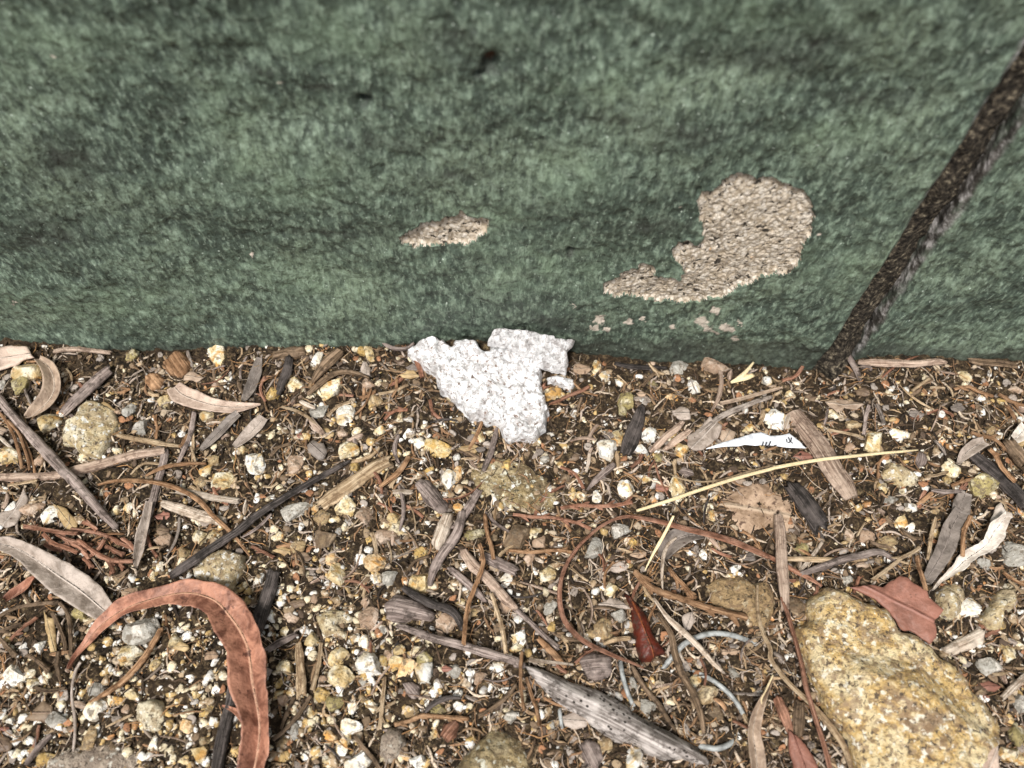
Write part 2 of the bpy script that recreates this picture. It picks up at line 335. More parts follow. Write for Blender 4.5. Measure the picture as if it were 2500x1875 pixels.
def ribbon(name, px, w, mat, lift=3., curl=0., twist=0., thick=.3, rag=.06, par=None, n=None, occ=True, nc=11, wav=.5):
    """w: full widths in source pixels; curl mm (edge rise); twist degrees per point"""
    px = np.asarray(px); L = np.sum(np.hypot(*np.diff(px, axis=0).T)); n = n or int(max(14, L/7))
    C = path3(px, lift, n); T, S, U = frames(C); W = arr(w, n)*mpp(C[n//2])*.5; cu = arr(curl, n)*1e-3; tw = np.radians(arr(twist, n))
    v = np.linspace(-1, 1, nc); sd_ = random.random()*99
    s = np.cumsum(np.r_[0, np.linalg.norm(np.diff(C, axis=0), axis=1)])
    V = np.zeros((2, n, nc, 3)); 
    for j in range(nc):
        e = 1+rag*(2.2*fbm(P3(s*130, v[j]*.01+(v[j] > 0)*7, sd_), 4, 0, .6)-1.5*np.clip(vn(P3(s*260, (v[j] > 0)*9., sd_+3))-.55, 0, 1))*abs(v[j])
        x = v[j]*W*e; z = cu*abs(v[j])**1.15+wav*1e-3*vn(P3(s*110, x*110, sd_))*(.4+abs(v[j]))
        p = C+S*(x*np.cos(tw))[:, None]+U*(x*np.sin(tw)+z)[:, None]
        V[0, :, j] = p; V[1, :, j] = p-np.array([0, 0, thick*1e-3])
    idx = np.arange(2*n*nc).reshape(2, n, nc)
    q = lambda a, b, c, d: np.stack([a.ravel(), b.ravel(), c.ravel(), d.ravel()], 1)
    F = [q(idx[0, :-1, :-1], idx[0, :-1, 1:], idx[0, 1:, 1:], idx[0, 1:, :-1]), q(idx[1, :-1, :-1], idx[1, 1:, :-1], idx[1, 1:, 1:], idx[1, :-1, 1:])]
    for j, fl in ((0, 0), (nc-1, 1)):
        f = q(idx[0, :-1, j], idx[0, 1:, j], idx[1, 1:, j], idx[1, :-1, j]); F.append(f[:, ::-1] if fl else f)
    for i, fl in ((0, 1), (n-1, 0)):
        f = q(idx[0, i, :-1], idx[0, i, 1:], idx[1, i, 1:], idx[1, i, :-1]); F.append(f[:, ::-1] if not fl else f)
    UV = np.zeros((2, n, nc, 2)); UV[..., 0] = (s*1000)[None, :, None]; UV[..., 1] = v[None, None, :]*(1 if mat in ML.values() else float(W.mean()*1000))
    if occ:
        for k in range(0, n, 3):
            a, b = proj(C[k]); OCC.append((a, b, W[k]/mpp(C[k])))
    return mesh_obj(name, V.reshape(-1, 3), F, mat, par, UV.reshape(-1, 2))
def tube(name, px, w, mat, lift=0., rough=.1, flat=.75, bead=0., par=None, n=None, nc=12, occ=True, rf=300., C=None, ragged=True):
    if C is None:
        px = np.asarray(px); L = np.sum(np.hypot(*np.diff(px, axis=0).T)); n = n or int(max(10, L/5)); n = min(n, 260)
        wp = arr(w, n); q = catmull(px, n); l = arr(lift, n)*1e-3
        C = at(q[:, 0], q[:, 1], l+wp*1.4e-4*.5*.55)
    else: n = len(C); wp = arr(w, n)
    T, S, U = frames(C); W = wp*mpp(C[n//2])*.5; s = np.cumsum(np.r_[0, np.linalg.norm(np.diff(C, axis=0), axis=1)]); sd_ = random.random()*99
    th = np.linspace(0, 2*np.pi, nc, endpoint=False); V = np.zeros((n+2, nc, 3))
    for j in range(nc):
        ct, st = math.cos(th[j]), math.sin(th[j])
        r = W*(1+rough*2.2*fbm(P3(s*rf, ct*1.3+sd_, st*1.3), 3)+rough*.8*vn(P3(s*60, ct*3+sd_, st*3)))
        if bead: r = r*(1+bead*np.abs(np.sin(s/0.0011+ct)))
        p = C+S*(r*ct)[:, None]+U*(r*st*flat)[:, None]; V[1:-1, j] = p
        if ragged:
            V[1, j] += T[0]*W[0]*.9*vn([ct*2+sd_, st*2, 1.]); V[n, j] += T[-1]*W[-1]*.9*vn([ct*2, st*2+sd_, 2.])
    V[0] = V[1].mean(0)+(V[1]-V[1].mean(0))*.1+T[0]*W[0]*.25; V[n+1] = V[n].mean(0)+(V[n]-V[n].mean(0))*.1-T[-1]*W[-1]*.25
    idx = np.arange((n+2)*nc).reshape(n+2, nc); nx = np.roll(idx, -1, 1)
    F = np.stack([idx[:-1].ravel(), nx[:-1].ravel(), nx[1:].ravel(), idx[1:].ravel()], 1)[:, ::-1]
    UV = np.zeros((n+2, nc, 2)); UV[..., 0] = (np.r_[0, s, s[-1]]*1000)[:, None]; UV[..., 1] = np.abs(np.linspace(-1, 1, nc))[None]*np.pi*max(W.mean(), .0008)*1000
    caps = [list(idx[0]), list(idx[-1][::-1])]
    if occ:
        for k in range(0, n, 4):
            a, b = proj(C[k]); OCC.append((a, b, W[k]/mpp(C[k])))
    return mesh_obj(name, V.reshape(-1, 3), [F, np.array(caps)], mat, par, UV.reshape(-1, 2))
def inpoly(x, y, P):
    c = np.zeros(x.shape, bool); n = len(P); j = n-1
    for i in range(n):
        xi, yi, xj, yj = P[i][0], P[i][1], P[j][0], P[j][1]
        k = ((yi > y) != (yj > y)) & (x < (xj-xi)*(y-yi)/((yj-yi) if yj != yi else 1e-12)+xi); c ^= k; j = i
    return c
def nearest(x, y, P):
    best = np.full(x.shape, 1e9); bx = x.copy(); by = y.copy(); n = len(P)
    for i in range(n):
        a, b = P[i], P[(i+1) % n]; d = b-a; L = d@d+1e-18; t = np.clip(((x-a[0])*d[0]+(y-a[1])*d[1])/L, 0, 1)
        qx, qy = a[0]+t*d[0], a[1]+t*d[1]; r = np.hypot(x-qx, y-qy); k = r < best; best = np.where(k, r, best); bx = np.where(k, qx, bx); by = np.where(k, qy, by)
    return best, bx, by
def slab(name, px, mat, H=2., R=None, lift=0., thick=None, amp=.3, freq=300., cell=.5, jag=3., base=gh, par=None, smooth=True, ridged=False, bend=0., occ=True, amp2=0., freq2=900., facets=0):
    """outline px -> a body with domed top (H mm high, edge radius R mm), standing at its real place"""
    px = np.asarray(px, float); n = len(px); cen = px.mean(0)
    # refine the outline with jitter
    pts = []
    for i in range(n):
        a, b = px[i], px[(i+1) % n]; k = max(2, int(np.hypot(*(b-a))/6))
        for t in range(k): pts.append(a+(b-a)*t/k)
    pts = np.array(pts); sd_ = random.random()*50
    d = pts-cen; r = np.hypot(*d.T)[:, None]; pts = pts+d/(r+1e-9)*jag*1.6*fbm(P3(pts[:, 0]*.045+sd_, pts[:, 1]*.045, 0), 3)[:, None]
    W = at(pts[:, 0], pts[:, 1], (lift+H*.35)*1e-3, base); W[:, 1] = np.minimum(W[:, 1], -.0008)
    P = W[:, :2]; c = cell*1e-3; x0, y0 = P.min(0)-c; x1, y1 = P.max(0)+c
    gx = np.arange(x0, x1+c, c); gy = np.arange(y0, y1+c, c); X, Y = np.meshgrid(gx, gy, indexing='ij')
    ins = inpoly(X, Y, P); dist, bx, by = nearest(X, Y, P)
    cellc = ins[:-1, :-1] | ins[1:, :-1] | ins[:-1, 1:] | ins[1:, 1:]
    if cellc.sum() < 6:
        return slab(name, px, mat, H, R and R*1e3 if False else None, lift, thick, amp, freq, cell*.5, 0., base, par, smooth, ridged, 0., False) if cell > .08 else None
    use = np.zeros(X.shape, bool); use[:-1, :-1] |= cellc; use[1:, :-1] |= cellc; use[:-1, 1:] |= cellc; use[1:, 1:] |= cellc
    X = np.where(ins, X, bx); Y = np.where(ins, Y, by); dist = np.where(ins, dist, 0)
    R = (R or H)*1e-3; k = np.clip(dist/R, 0, 1); prof = np.sqrt(1-(1-k)**2)
    hh = H*1e-3*prof
    if facets:
        rg = np.random.default_rng(int(sd_*1000)); cx_, cy_ = P.mean(0); ex = np.ptp(P, axis=0).max()/2
        for _ in range(facets):
            a_ = rg.uniform(0, 2*np.pi); sl = rg.uniform(.1, 1.3)*H*1e-3/ex; top = rg.uniform(.8, 1.15)*H*1e-3
            hh = np.minimum(hh, top-sl*((X-cx_)*math.cos(a_)+(Y-cy_)*math.sin(a_)))
        hh = np.maximum(hh, prof*H*.5e-3)
    nz = fbm(P3(X*freq, Y*freq, sd_), 4)
    if ridged: nz = 1-2.2*np.abs(nz)
    hh = hh+amp*1e-3*nz*np.clip(dist/(R*.3), .25, 1)
    if amp2: hh = hh+amp2*1e-3*fbm(P3(X*freq2, Y*freq2, sd_+5), 3)
    if bend: hh = hh+bend*1e-3*(np.hypot(X-P[:, 0].mean(), Y-P[:, 1].mean())/(np.ptp(P, axis=0).max()/2))**2
    Zb = base(X, Y)+lift*1e-3; top = Zb+hh; bot = (top-thick*1e-3) if thick else np.full_like(Zb, 0)+Zb-.003
    ids = -np.ones(X.shape, int); ids[use] = np.arange(use.sum()); m_ = use.sum()
    V = np.concatenate([np.stack([X[use], Y[use], top[use]], 1), np.stack([X[use], Y[use], bot[use]], 1)])
    a, b, c_, d_ = ids[:-1, :-1][cellc], ids[1:, :-1][cellc], ids[1:, 1:][cellc], ids[:-1, 1:][cellc]
    Q = np.stack([a, b, c_, d_], 1); ed = np.concatenate([Q[:, [0, 1]], Q[:, [1, 2]], Q[:, [2, 3]], Q[:, [3, 0]]])
    key = ed[:, 0]*10**7+ed[:, 1]; rk = ed[:, 1]*10**7+ed[:, 0]; be = ed[~np.isin(key, rk)]
    side = np.stack([be[:, 1], be[:, 0], be[:, 0]+m_, be[:, 1]+m_], 1)
    ax = P-P.mean(0); ev = np.linalg.eigh(ax.T@ax)[1][:, 1]; u = (V[:, :2]-P.mean(0))@ev*1000; v = (V[:, :2]-P.mean(0))@np.array([-ev[1], ev[0]])*1000
    if mat in ML.values(): v = v/(np.abs(v).max()+1e-6)
    if occ: OCC.append((cen[0], cen[1], np.hypot(*(px-cen).T).mean()*.9))
    return mesh_obj(name, V, [Q, Q[:, ::-1]+m_, side], mat, par, np.stack([u, v], 1), smooth=smooth)

# pebble shapes
def ico(sub):
    import bmesh
    bm = bmesh.new(); bmesh.ops.create_icosphere(bm, subdivisions=sub, radius=1.); bm.verts.ensure_lookup_table()
    V = np.array([v.co[:] for v in bm.verts]); F = np.array([[l.index for l in f.verts] for f in bm.faces]); bm.free(); return V, F
def rockform(V, seed, cuts=13, amp=.07):
    r = np.random.default_rng(seed); V = V.copy(); V *= np.array([1, r.uniform(.72, 1.), r.uniform(.6, .85)])
    for _ in range(cuts):
        d = unit(r.normal(size=3)); k = r.uniform(.42, .8); t = V@d; V -= np.maximum(0, t-k)[:, None]*d*.97
    nn = V/np.linalg.norm(V, axis=1)[:, None]; V += nn*(amp*fbm(nn*2.1+seed, 3)+.03*fbm(nn*6+seed, 2))[:, None]
    return V/np.abs(V[:, :2]).max()
I1, I2, I3, I4 = ico(1), ico(2), ico(4), ico(5)
def pool(I, n, s0):
    out = []
    for k in range(n):
        V = rockform(I[0], s0+k); me = bpy.data.meshes.new('pebble'); me.from_pydata(V.tolist(), [], I[1].tolist())
        me.polygons.foreach_set('use_smooth', np.ones(len(me.polygons), bool)); out.append(me)
    return out
POOL = pool(I3, 12, 100); BIGP = pool(I4, 8, 300)
_mc = {}
def pebble(px, py, r, cls, asp=1., rot=None, lift=0., name='pebble', sink=.25):
    big = r > 24; lst = BIGP if big else POOL; src = random.randrange(len(lst)); key = (big, src, cls)
    if key not in _mc: me = lst[src].copy(); me.materials.append(MS[cls]); _mc[key] = me
    o = bpy.data.objects.new(name, _mc[key]); COL.objects.link(o)
    p = at(px, py, 0.); R = r*mpp(p); p = at(px, py, lift*1e-3+R*.3); p[1] = min(p[1], -R*.7)
    o.location = p; s = R*1.06
    o.scale = (s*max(asp, 1), s*max(1/asp, 1) if asp < 1 else s, s*.95)
    # asp>1 wide, <1 tall in the picture
    if rot is None: rot = random.uniform(-.5, .5)+(0 if asp != 1 else random.choice([0, 1.57, 3.14]))
    o.rotation_euler = (random.uniform(-.3, .3), random.uniform(-.3, .3), rot); OCC.append((px, py, r)); return o

# ------------------------------------------------------------------ ground (one sheet)
def spaced(a, b, step, far, k=1.25):
    c = list(np.arange(a, b, step)); s = step; x = c[-1]
    while x < far: s *= k; x += s; c.append(x)
    s = step; x = a; pre = []
    while x > -far: s *= k; x -= s; pre.append(x)
    return np.array(pre[::-1]+c)
gx = spaced(-.23, .23, .0006, 6); gy = [y for y in spaced(-.165, .012, .0006, 6) if y < .05]
X, Y = np.meshgrid(gx, np.array(gy), indexing='ij')
inn = np.clip((.5-np.abs(X))/.1, 0, 1)*np.clip((Y+.5)/.1, 0, 1)
Z = gh(np.clip(X, -.5, .5), Y)+.0021*fbm(P3(X*300, Y*300, 0), 4)+.0009*fbm(P3(X*1100, Y*1100, 3), 2)+.0008
Z = np.where(Y > .004, Z-.004, Z)
ids = np.arange(X.size).reshape(X.shape); F = np.stack([ids[:-1, :-1].ravel(), ids[1:, :-1].ravel(), ids[1:, 1:].ravel(), ids[:-1, 1:].ravel()], 1)
tagit(mesh_obj('ground', np.stack([X.ravel(), Y.ravel(), Z.ravel()], 1), F, MSOIL, origin=(0, 0, 0)), 'dark brown gritty soil at the foot of the green wall', 'ground', kind='structure')

# ------------------------------------------------------------------ wall
JL0, JL1 = on_wall(2022, 861), on_wall(2467, 174)
JR0, JR1 = on_wall(2097, 861), on_wall(2500, 283); XL = float((JL0[0]+JL1[0])/2); XR = float((JR0[0]+JR1[0])/2)
print('JOINT', XL, XR, JL0, JL1, JR0, on_wall(2500, 330)); BW, BH, JT = .39, .19, XR-XL
wall = bpy.data.objects.new('painted_block_wall', None); COL.objects.link(wall); wall.location = (XL, 0, 0)
tagit(wall, 'rough green painted block wall with flaking paint above the gravel', 'wall')
def wp(px, py): q = on_wall(px, py); return q[..., 0], q[..., 2]
PATCH1 = PX('S', '''974 582 985 566 1010 556 1035 543 1062 538 1085 530 1112 526 1130 514 1140 524 1165 528 1195 532 1198 556 1186 572 1160 588 1120 594 1080 592 1050 600 1018 602 985 594''')
PATCH2 = PX('S', '''1702 486 1722 470 1760 455 1768 440 1790 426 1830 432 1870 440 1895 446 1920 452 1945 462 1972 478 1984 500 1988 530 1982 548 1978 568 1960 590
 1955 612 1948 640 1930 658 1905 662 1880 664 1850 676 1820 690 1790 706 1750 722 1700 732 1650 738 1600 740 1565 734 1535 722 1500 718 1475 705 1468 690 1480 680
 1505 674 1520 660 1545 648 1570 644 1590 648 1604 656 1598 668 1622 674 1660 674 1672 660 1664 642 1645 624 1644 600 1660 585 1676 578 1690 590 1704 590 1716 572
 1712 548 1704 530 1708 510''')
FLECK = [(1465, 783, 12), (1450, 800, 7), (1478, 800, 7), (1535, 790, 9), (1570, 783, 6), (1640, 797, 7), (1712, 784, 12), (1725, 800, 10), (1742, 812, 7), (1770, 795, 14), (1785, 800, 9),
         (1745, 758, 9), (1400, 745, 5), (1795, 828, 8), (1810, 790, 5), (612, 630, 7), (2003, 566, 6), (40, 735, 4), (1660, 500, 4), (680, 210, 4), (125, 150, 4)]
STAIN = [(1190, 152, 34, 28), (1225, 165, 60, 12), (1175, 175, 18, 9), (890, 245, 20, 14), (1395, 612, 14, 12), (790, 215, 60, 10), (930, 350, 90, 25), (1120, 90, 80, 40), (400, 280, 40, 10), (640, 185, 40, 12),
         (1650, 330, 120, 30), (1880, 150, 140, 40), (1500, 290, 90, 20), (1600, 545, 110, 16), (1350, 790, 140, 22), (1100, 420, 90, 16), (2030, 100, 100, 30), (160, 400, 120, 60), (120, 560, 150, 50), (800, 570, 90, 12), (2130, 250, 90, 20)]
PALE = [(560, 290, 90, 80), (600, 400, 60, 50), (720, 440, 170, 60), (1330, 640, 220, 60), (1230, 530, 120, 40), (860, 90, 200, 60), (1850, 40, 160, 50), (1400, 420, 120, 50), (100, 120, 200, 80), (250, 740, 250, 50), (700, 690, 200, 50), (2050, 330, 140, 40), (1450, 200, 160, 40), (2050, 640, 120, 50)]
PITS = [(1200, 150, 16, 20, 5.), (1175, 172, 16, 8, 3.), (890, 245, 16, 12, 4.), (1395, 612, 10, 9, 3.), (1180, 558, 22, 7, 2.), (1042, 518, 5, 18, 1.5), (1705, 470, 8, 12, 2.)]
def wall_fields(X, Z):
    px, py = proj(np.stack([X, np.zeros_like(X), Z], -1))
    def spots(L, pw=1., jit=1.):
        r = np.zeros_like(X); wx = 14*fbm(P3(X*90, Z*90, 1.), 3)*jit; wy = 14*fbm(P3(X*90, Z*90, 9.), 3)*jit
        for a in L: r = np.maximum(r, (a[4] if len(a) > 4 else 1)*np.exp(-((((px+wx-a[0])/a[2])**2+((py+wy-a[1])/a[3])**2)**pw)))
        return r
    disp = .0032*fbm(P3(X*16+Z*9, Z*24-X*12, .3), 2, 11)+.0016*fbm(P3(X*42+Z*22, Z*46-X*26, .7), 2, 15)+.0008*fbm(P3(X*130+Z*40, Z*120-X*40, 2.), 3, 21)+.0006*fbm(P3(X*440+Z*90, Z*240, 4.), 3, 31)
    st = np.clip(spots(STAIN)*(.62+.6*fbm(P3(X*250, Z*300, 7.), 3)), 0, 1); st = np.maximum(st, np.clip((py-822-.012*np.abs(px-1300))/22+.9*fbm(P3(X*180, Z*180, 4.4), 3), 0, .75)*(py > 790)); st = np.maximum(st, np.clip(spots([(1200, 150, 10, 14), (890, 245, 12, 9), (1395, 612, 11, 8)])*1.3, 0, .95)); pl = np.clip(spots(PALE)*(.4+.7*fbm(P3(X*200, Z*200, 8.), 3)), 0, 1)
    ba = np.zeros_like(X)
    for a in FLECK:
        d = np.hypot(px-a[0]+13*fbm(P3(X*620, Z*620, 3.), 3), (py-a[1])*1.25+13*fbm(P3(X*620, Z*620, 13.), 3))/a[2]; ba = np.maximum(ba, np.clip((1.15-d)*5, 0, 1))
    disp = disp-.001*spots(PITS, 1., .3)
    return disp, st, pl, ba, px, py
def block(x0, x1, z0, z1, fine=None, edges=(1, 1), name='block'):
    """front skin with rounded vertical arrises and returns 14 mm deep, plus a closed body"""
    if fine: xs = np.unique(np.concatenate([np.linspace(x0, fine[0], 8), np.arange(fine[0], fine[1], .0004), np.linspace(fine[1], x1, 6)])); zs = np.unique(np.concatenate([np.arange(max(z0, -.012), min(z1, .165), .0004), [z0], np.linspace(min(z1, .165), z1, 12)]))
    else: xs = np.linspace(x0, x1, 60); zs = np.linspace(z0, z1, 30)
    r = .0022; D = .016
    xs = xs[(xs > x0+r) & (xs < x1-r)]
    arc = np.linspace(0, np.pi/2, 6); dep = np.linspace(r, D, 26)[1:]
    ux = np.concatenate([np.full(len(dep), x0), x0+r-r*np.cos(np.pi/2-arc)[::-1][::-1] if False else x0+r-r*np.cos(arc[::1]), xs, (x1-r+r*np.sin(arc)), np.full(len(dep), x1)])
    uy = np.concatenate([dep[::-1], r-r*np.sin(arc), np.zeros(len(xs)), r-r*np.cos(arc), dep])
    X, Z = np.meshgrid(ux, zs, indexing='ij'); Y = np.meshgrid(uy, zs, indexing='ij')[0]
    disp, st, pl, ba, px, py = wall_fields(X, Z)
    nf = np.zeros(len(ux)); k = len(dep); nf[:k] = 1; nf[-k:] = 1; nf[k:k+6] = np.linspace(1, 0, 6); nf[-k-6:-k] = np.linspace(0, 1, 6); nf = nf[:, None]
    sgn = np.where(np.arange(len(ux)) < len(ux)//2, -1., 1.)[:, None]
    edg = .0006*fbm(P3(Z*260, Y*330, sgn[:, 0:1]*np.ones_like(Z)*5), 4)
    Xo = X+nf*sgn*edg; Yo = Y-disp*(1-nf)+nf*0
    Yo = Yo+np.where((nf > .05) & (nf < .99), .0006*np.clip(fbm(P3(Z*120, X*10, 2.), 2), 0, 1), 0)
    flk = ba; ba = np.clip(nf*3-.8+.9*fbm(P3(Z*110, Y*400, X*3), 2), 0, 1)*np.clip(1.+1.2*fbm(P3(Z*90, Y*260, X*3), 2), 0, 1)
    # patches
    pm = np.zeros(X.shape, int)
    front = (nf == 0)*np.ones_like(X) > 0
    wx = 9*fbm(P3(X*430, Z*430, 6.), 3); wy = 9*fbm(P3(X*430, Z*430, 16.), 3)
    if fine:
        for i, PP in enumerate((PATCH1, PATCH2)):
            ins = inpoly(px+wx, py+wy, PP) & front; dd, _, _ = nearest(px+wx, py+wy, PP)
            pm = np.where(ins, i+1, pm); lip = np.exp(-(dd/5.)**2)
            Yo = np.where(ins, Y+.0014*np.clip(dd/4, 0, 1)-disp-.0004*fbm(P3(X*900, Z*650, 1.), 2), Yo-.0004*lip*(~ins)*(1+fbm(P3(X*300, Z*300, 2.), 2)))
    ids = np.arange(X.size).reshape(X.shape); V = np.stack([Xo.ravel(), Yo.ravel(), Z.ravel()], 1)
    Q = np.stack([ids[:-1, :-1].ravel(), ids[1:, :-1].ravel(), ids[1:, 1:].ravel(), ids[:-1, 1:].ravel()], 1)
    fm = pm.ravel()[Q]; fmx = np.where((fm > 0).sum(1) >= 3, fm.max(1), 0)
    # back body
    nb = len(V); bk = np.array([[x0, .016, z0], [x1, .016, z0], [x1, .016, z1], [x0, .016, z1], [x0, .15, z0], [x1, .15, z0], [x1, .15, z1], [x0, .15, z1]])
    bf = np.array([[4, 5, 6, 7], [0, 4, 7, 3], [1, 2, 6, 5], [3, 7, 6, 2], [0, 1, 5, 4]])+nb
    # top lid of the front skin
    Vt = np.array([[x0, D, z1], [x1, D, z1]])
    VV = np.concatenate([V, bk]); z8 = np.zeros(8)
    o = mesh_obj(name, VV, [Q[fmx == 0], bf], MPAINT, wall, attrs={'bare': np.r_[ba.ravel(), z8], 'fleck': np.r_[flk.ravel(), z8], 'rust': np.r_[(np.clip((1.1-np.hypot(px-1196+9*fbm(P3(X*500, Z*500, 3.), 2), (py-146)*.8)/13)*4, 0, 1)).clip(0, 1).ravel()*.9, z8], 'stain': np.r_[st.ravel(), z8], 'pale': np.r_[pl.ravel(), z8]}, origin=((x0+x1)/2, 0, z0))
    for i in (1, 2):
        if (fmx == i).any():
            q = Q[fmx == i]; u, inv = np.unique(q, return_inverse=True)
            c = mesh_obj('bare_patch', V[u], inv.reshape(q.shape), MBARE, o, origin=((x0+x1)/2, 0, z0)); c.location = (0, 0, 0)
            c['label'] = ['small oval patch of bare concrete where the green paint has flaked off', 'large hook shaped patch of bare concrete where paint has flaked off'][i-1]
    return o
Z0 = -.045; Z1 = Z0+BH+.035
block(XL-BW, XL, Z0, Z1, fine=(-.235, XL-.0022)); block(XR, XR+BW, Z0, Z1, fine=(XR+.0022, .27))
block(XL-BW*2-JT, XL-BW-JT, Z0, Z1); block(XR+BW+JT, XR+BW*2+JT, Z0, Z1)
zz = Z1+JT*.6
for row in range(3):
    off = (BW+JT)/2 if row % 2 == 0 else 0
    for k in range(-2, 3):
        a = XR+k*(BW+JT)-off; block(a, a+BW, zz, zz+BH)
    zz += BH+JT*.6
# mortar behind the joints
mx = np.concatenate([[-1.1], np.arange(XL-.006, XR+.006, .0006), [1.2]]); mz = np.concatenate([np.arange(Z0, .17, .0008), np.linspace(.18, zz, 30)])
X, Z = np.meshgrid(mx, mz, indexing='ij'); Y = .0062+.0026*fbm(P3(X*230, Z*120, 5.), 4)-.0032*np.exp(-((X-(XL+XR)/2+.0015)/.0042)**2)-.009*np.exp(-np.maximum(Z+.002, 0)/.009)*np.exp(-((X-(XL+XR)/2)/.012)**2)
ids = np.arange(X.size).reshape(X.shape); Q = np.stack([ids[:-1, :-1].ravel(), ids[1:, :-1].ravel(), ids[1:, 1:].ravel(), ids[:-1, 1:].ravel()], 1)
mesh_obj('mortar_joint', np.stack([X.ravel(), Y.ravel(), Z.ravel()], 1), Q, MMORT, wall, origin=(0, 0, 0))
#TABLES
# ------------------------------------------------------------------ foil
foil = bpy.data.objects.new('crumpled_foil', None); COL.objects.link(foil); foil.location = at(1180, 930)
tagit(foil, 'crumpled piece of white silver foil lying against the foot of the green wall', 'foil')
FP = PX('S', '''1002 868 1008 852 1022 840 1040 833 1068 832 1086 834 1090 846 1098 850 1108 826 1120 824 1134 830 1150 826 1164 838 1172 854 1186 862 1200 858 1196 846 1212 842 1240 850 1262 838
 1290 838 1322 840 1340 860 1338 884 1322 888 1328 910 1326 930 1324 950 1328 964 1336 978 1342 1004 1338 1024 1326 1044 1312 1062 1300 1074 1282 1080 1262 1078 1244 1072 1228 1066 1222 1050 1206 1038
 1186 1036 1172 1024 1150 1018 1134 1012 1124 1000 1108 990 1096 980 1090 964 1078 950 1068 932 1052 910 1036 902 1026 890 1010 880''')
slab('crumpled_sheet', FP, MFOIL, H=4.6, R=2.0, lift=1.4, amp=2.6, freq=125, cell=.4, jag=8, ridged=True, par=foil, smooth=False, amp2=1.4, freq2=650)
def flapbase(x, y): return gh(x, y)+np.clip((np.asarray(y)+.019)*.62, 0, .02)
FP2 = PX('S', '''1192 824 1200 812 1218 800 1236 794 1262 792 1284 794 1296 804 1312 812 1336 818 1360 826 1384 828 1400 832 1398 844 1388 852 1388 868 1384 884 1382 904 1376 912 1366 906 1350 912 1336 902 1316 892 1290 870 1262 858 1240 850 1214 846 1192 842''')
slab('folded_flap', FP2, MFOIL2, H=1.8, R=1.5, lift=3.0, thick=.5, amp=1.2, freq=150, cell=.42, jag=7, base=flapbase, ridged=True, par=foil, smooth=False, amp2=.5)
FP3 = PX('S', '1330 922 1352 918 1380 924 1402 928 1404 940 1392 952 1374 946 1350 938 1334 936')
slab('folded_flap', FP3, MFOIL, H=2, R=1.5, lift=1., amp=.8, freq=260, cell=.4, jag=5, ridged=True, par=foil, smooth=False, amp2=.6)

# ------------------------------------------------------------------ big stones (outlined)
def big(name, tag, pts, mat, H, R, label, cat='stone', **kw):
    o = slab(name, PX(tag, pts), mat, H=H, R=R, **kw); return tagit(o, label, cat)
big('rock', 'B4', '''430 430 490 435 560 455 640 500 760 545 850 590 900 640 935 720 1060 760 1130 820 1200 890 1290 950 1380 1030 1450 1150 1530 1240 1590 1330 1600 1420 1560 1500 1480 1580 1440 1680 1430 1800 1100 1880
 800 1830 690 1700 640 1580 560 1430 480 1310 420 1200 370 1090 330 1000 290 900 260 820 262 700 330 650 325 560 350 480''', MROCK, 20, 4.5, 'big ochre yellow rock, the largest stone of all', 'rock', amp=1.5, freq=130, amp2=.8, freq2=520, facets=9, cell=.5, jag=6)
big('rock', 'B3', '0 1410 60 1450 110 1520 140 1590 150 1660 150 1760 B2 1700 1800 1500 1800 1330 1740 1345 1650 1400 1580 1450 1530 1510 1460 1590 1400 1680 1400', MMOSS, 9, 7, 'rounded mossy yellow rock between the gravel and the weathered log', 'rock', amp=.8, freq=190, amp2=.4, facets=5)
big('rock', 'A1', '740 600 860 640 960 680 1000 790 955 890 900 1000 850 1105 780 1110 700 1090 620 1010 520 1000 525 900 545 800 650 750 680 690', MCREAM, 7, 5, 'lumpy cream and yellow rock below the bark strip near the wall', 'rock', amp=1.6, freq=150, amp2=.6, facets=4)
big('rock', 'D', '1008 1012 1060 988 1130 998 1180 1030 1212 1075 1195 1108 1140 1112 1090 1098 1030 1070', MMOSS, 2.4, 6, 'flat mossy brown rock embedded in the soil below the foil', 'rock', amp=.9, freq=190, amp2=.5, facets=4)
big('rock', 'B1', '1280 320 1340 280 1400 212 1480 196 1560 200 1645 230 1625 340 1565 430 1500 462 1400 410 1290 372', MCREAM, 8, 5, 'white and ochre rock above the curved red leaf', 'rock', amp=1., freq=190, amp2=.4, facets=6)
big('stone', 'B1', '930 1215 1010 1195 1092 1203 1102 1290 1065 1420 965 1412 895 1325', MCREAM, 6, 3, 'squarish sandy stone inside the bend of the curved red leaf', facets=7, amp=.4)
big('stone', 'B2', '415 645 500 600 620 608 660 645 640 682 560 700 622 750 612 805 540 770 468 782 432 712', MCREAM, 6, 3, 'wedge shaped cream stone notched on its lower side', facets=6, amp=.4, cell=.4)
big('stone', 'B3', '518 752 575 690 640 642 700 660 716 760 690 805 620 815 545 790', MS['T'], 6, 4, 'smooth tan stone inside the arched brown stem', facets=6)
big('stone', 'B2', '850 1440 905 1385 985 1400 1030 1500 960 1590 880 1650 830 1570', MGREYR, 6, 4, 'rough grey brown stone near the bottom of the gravel bed', facets=5, amp=.7)
big('stone', 'A4', '1000 1230 1060 1150 1150 1140 1240 1200 1330 1260 1290 1340 1180 1360 1080 1300 1005 1260', MCREAM, 6, 4, 'tan and white stone just beneath the tip of the long pale straw', facets=5, amp=.6)
big('stone', 'B4', '1160 480 1230 430 1300 400 1360 450 1380 540 1340 620 1270 680 1200 640 1170 570', MCREAM, 7, 4, 'mossy cream stone beside the flat rust coloured leaf', facets=5, amp=.6)
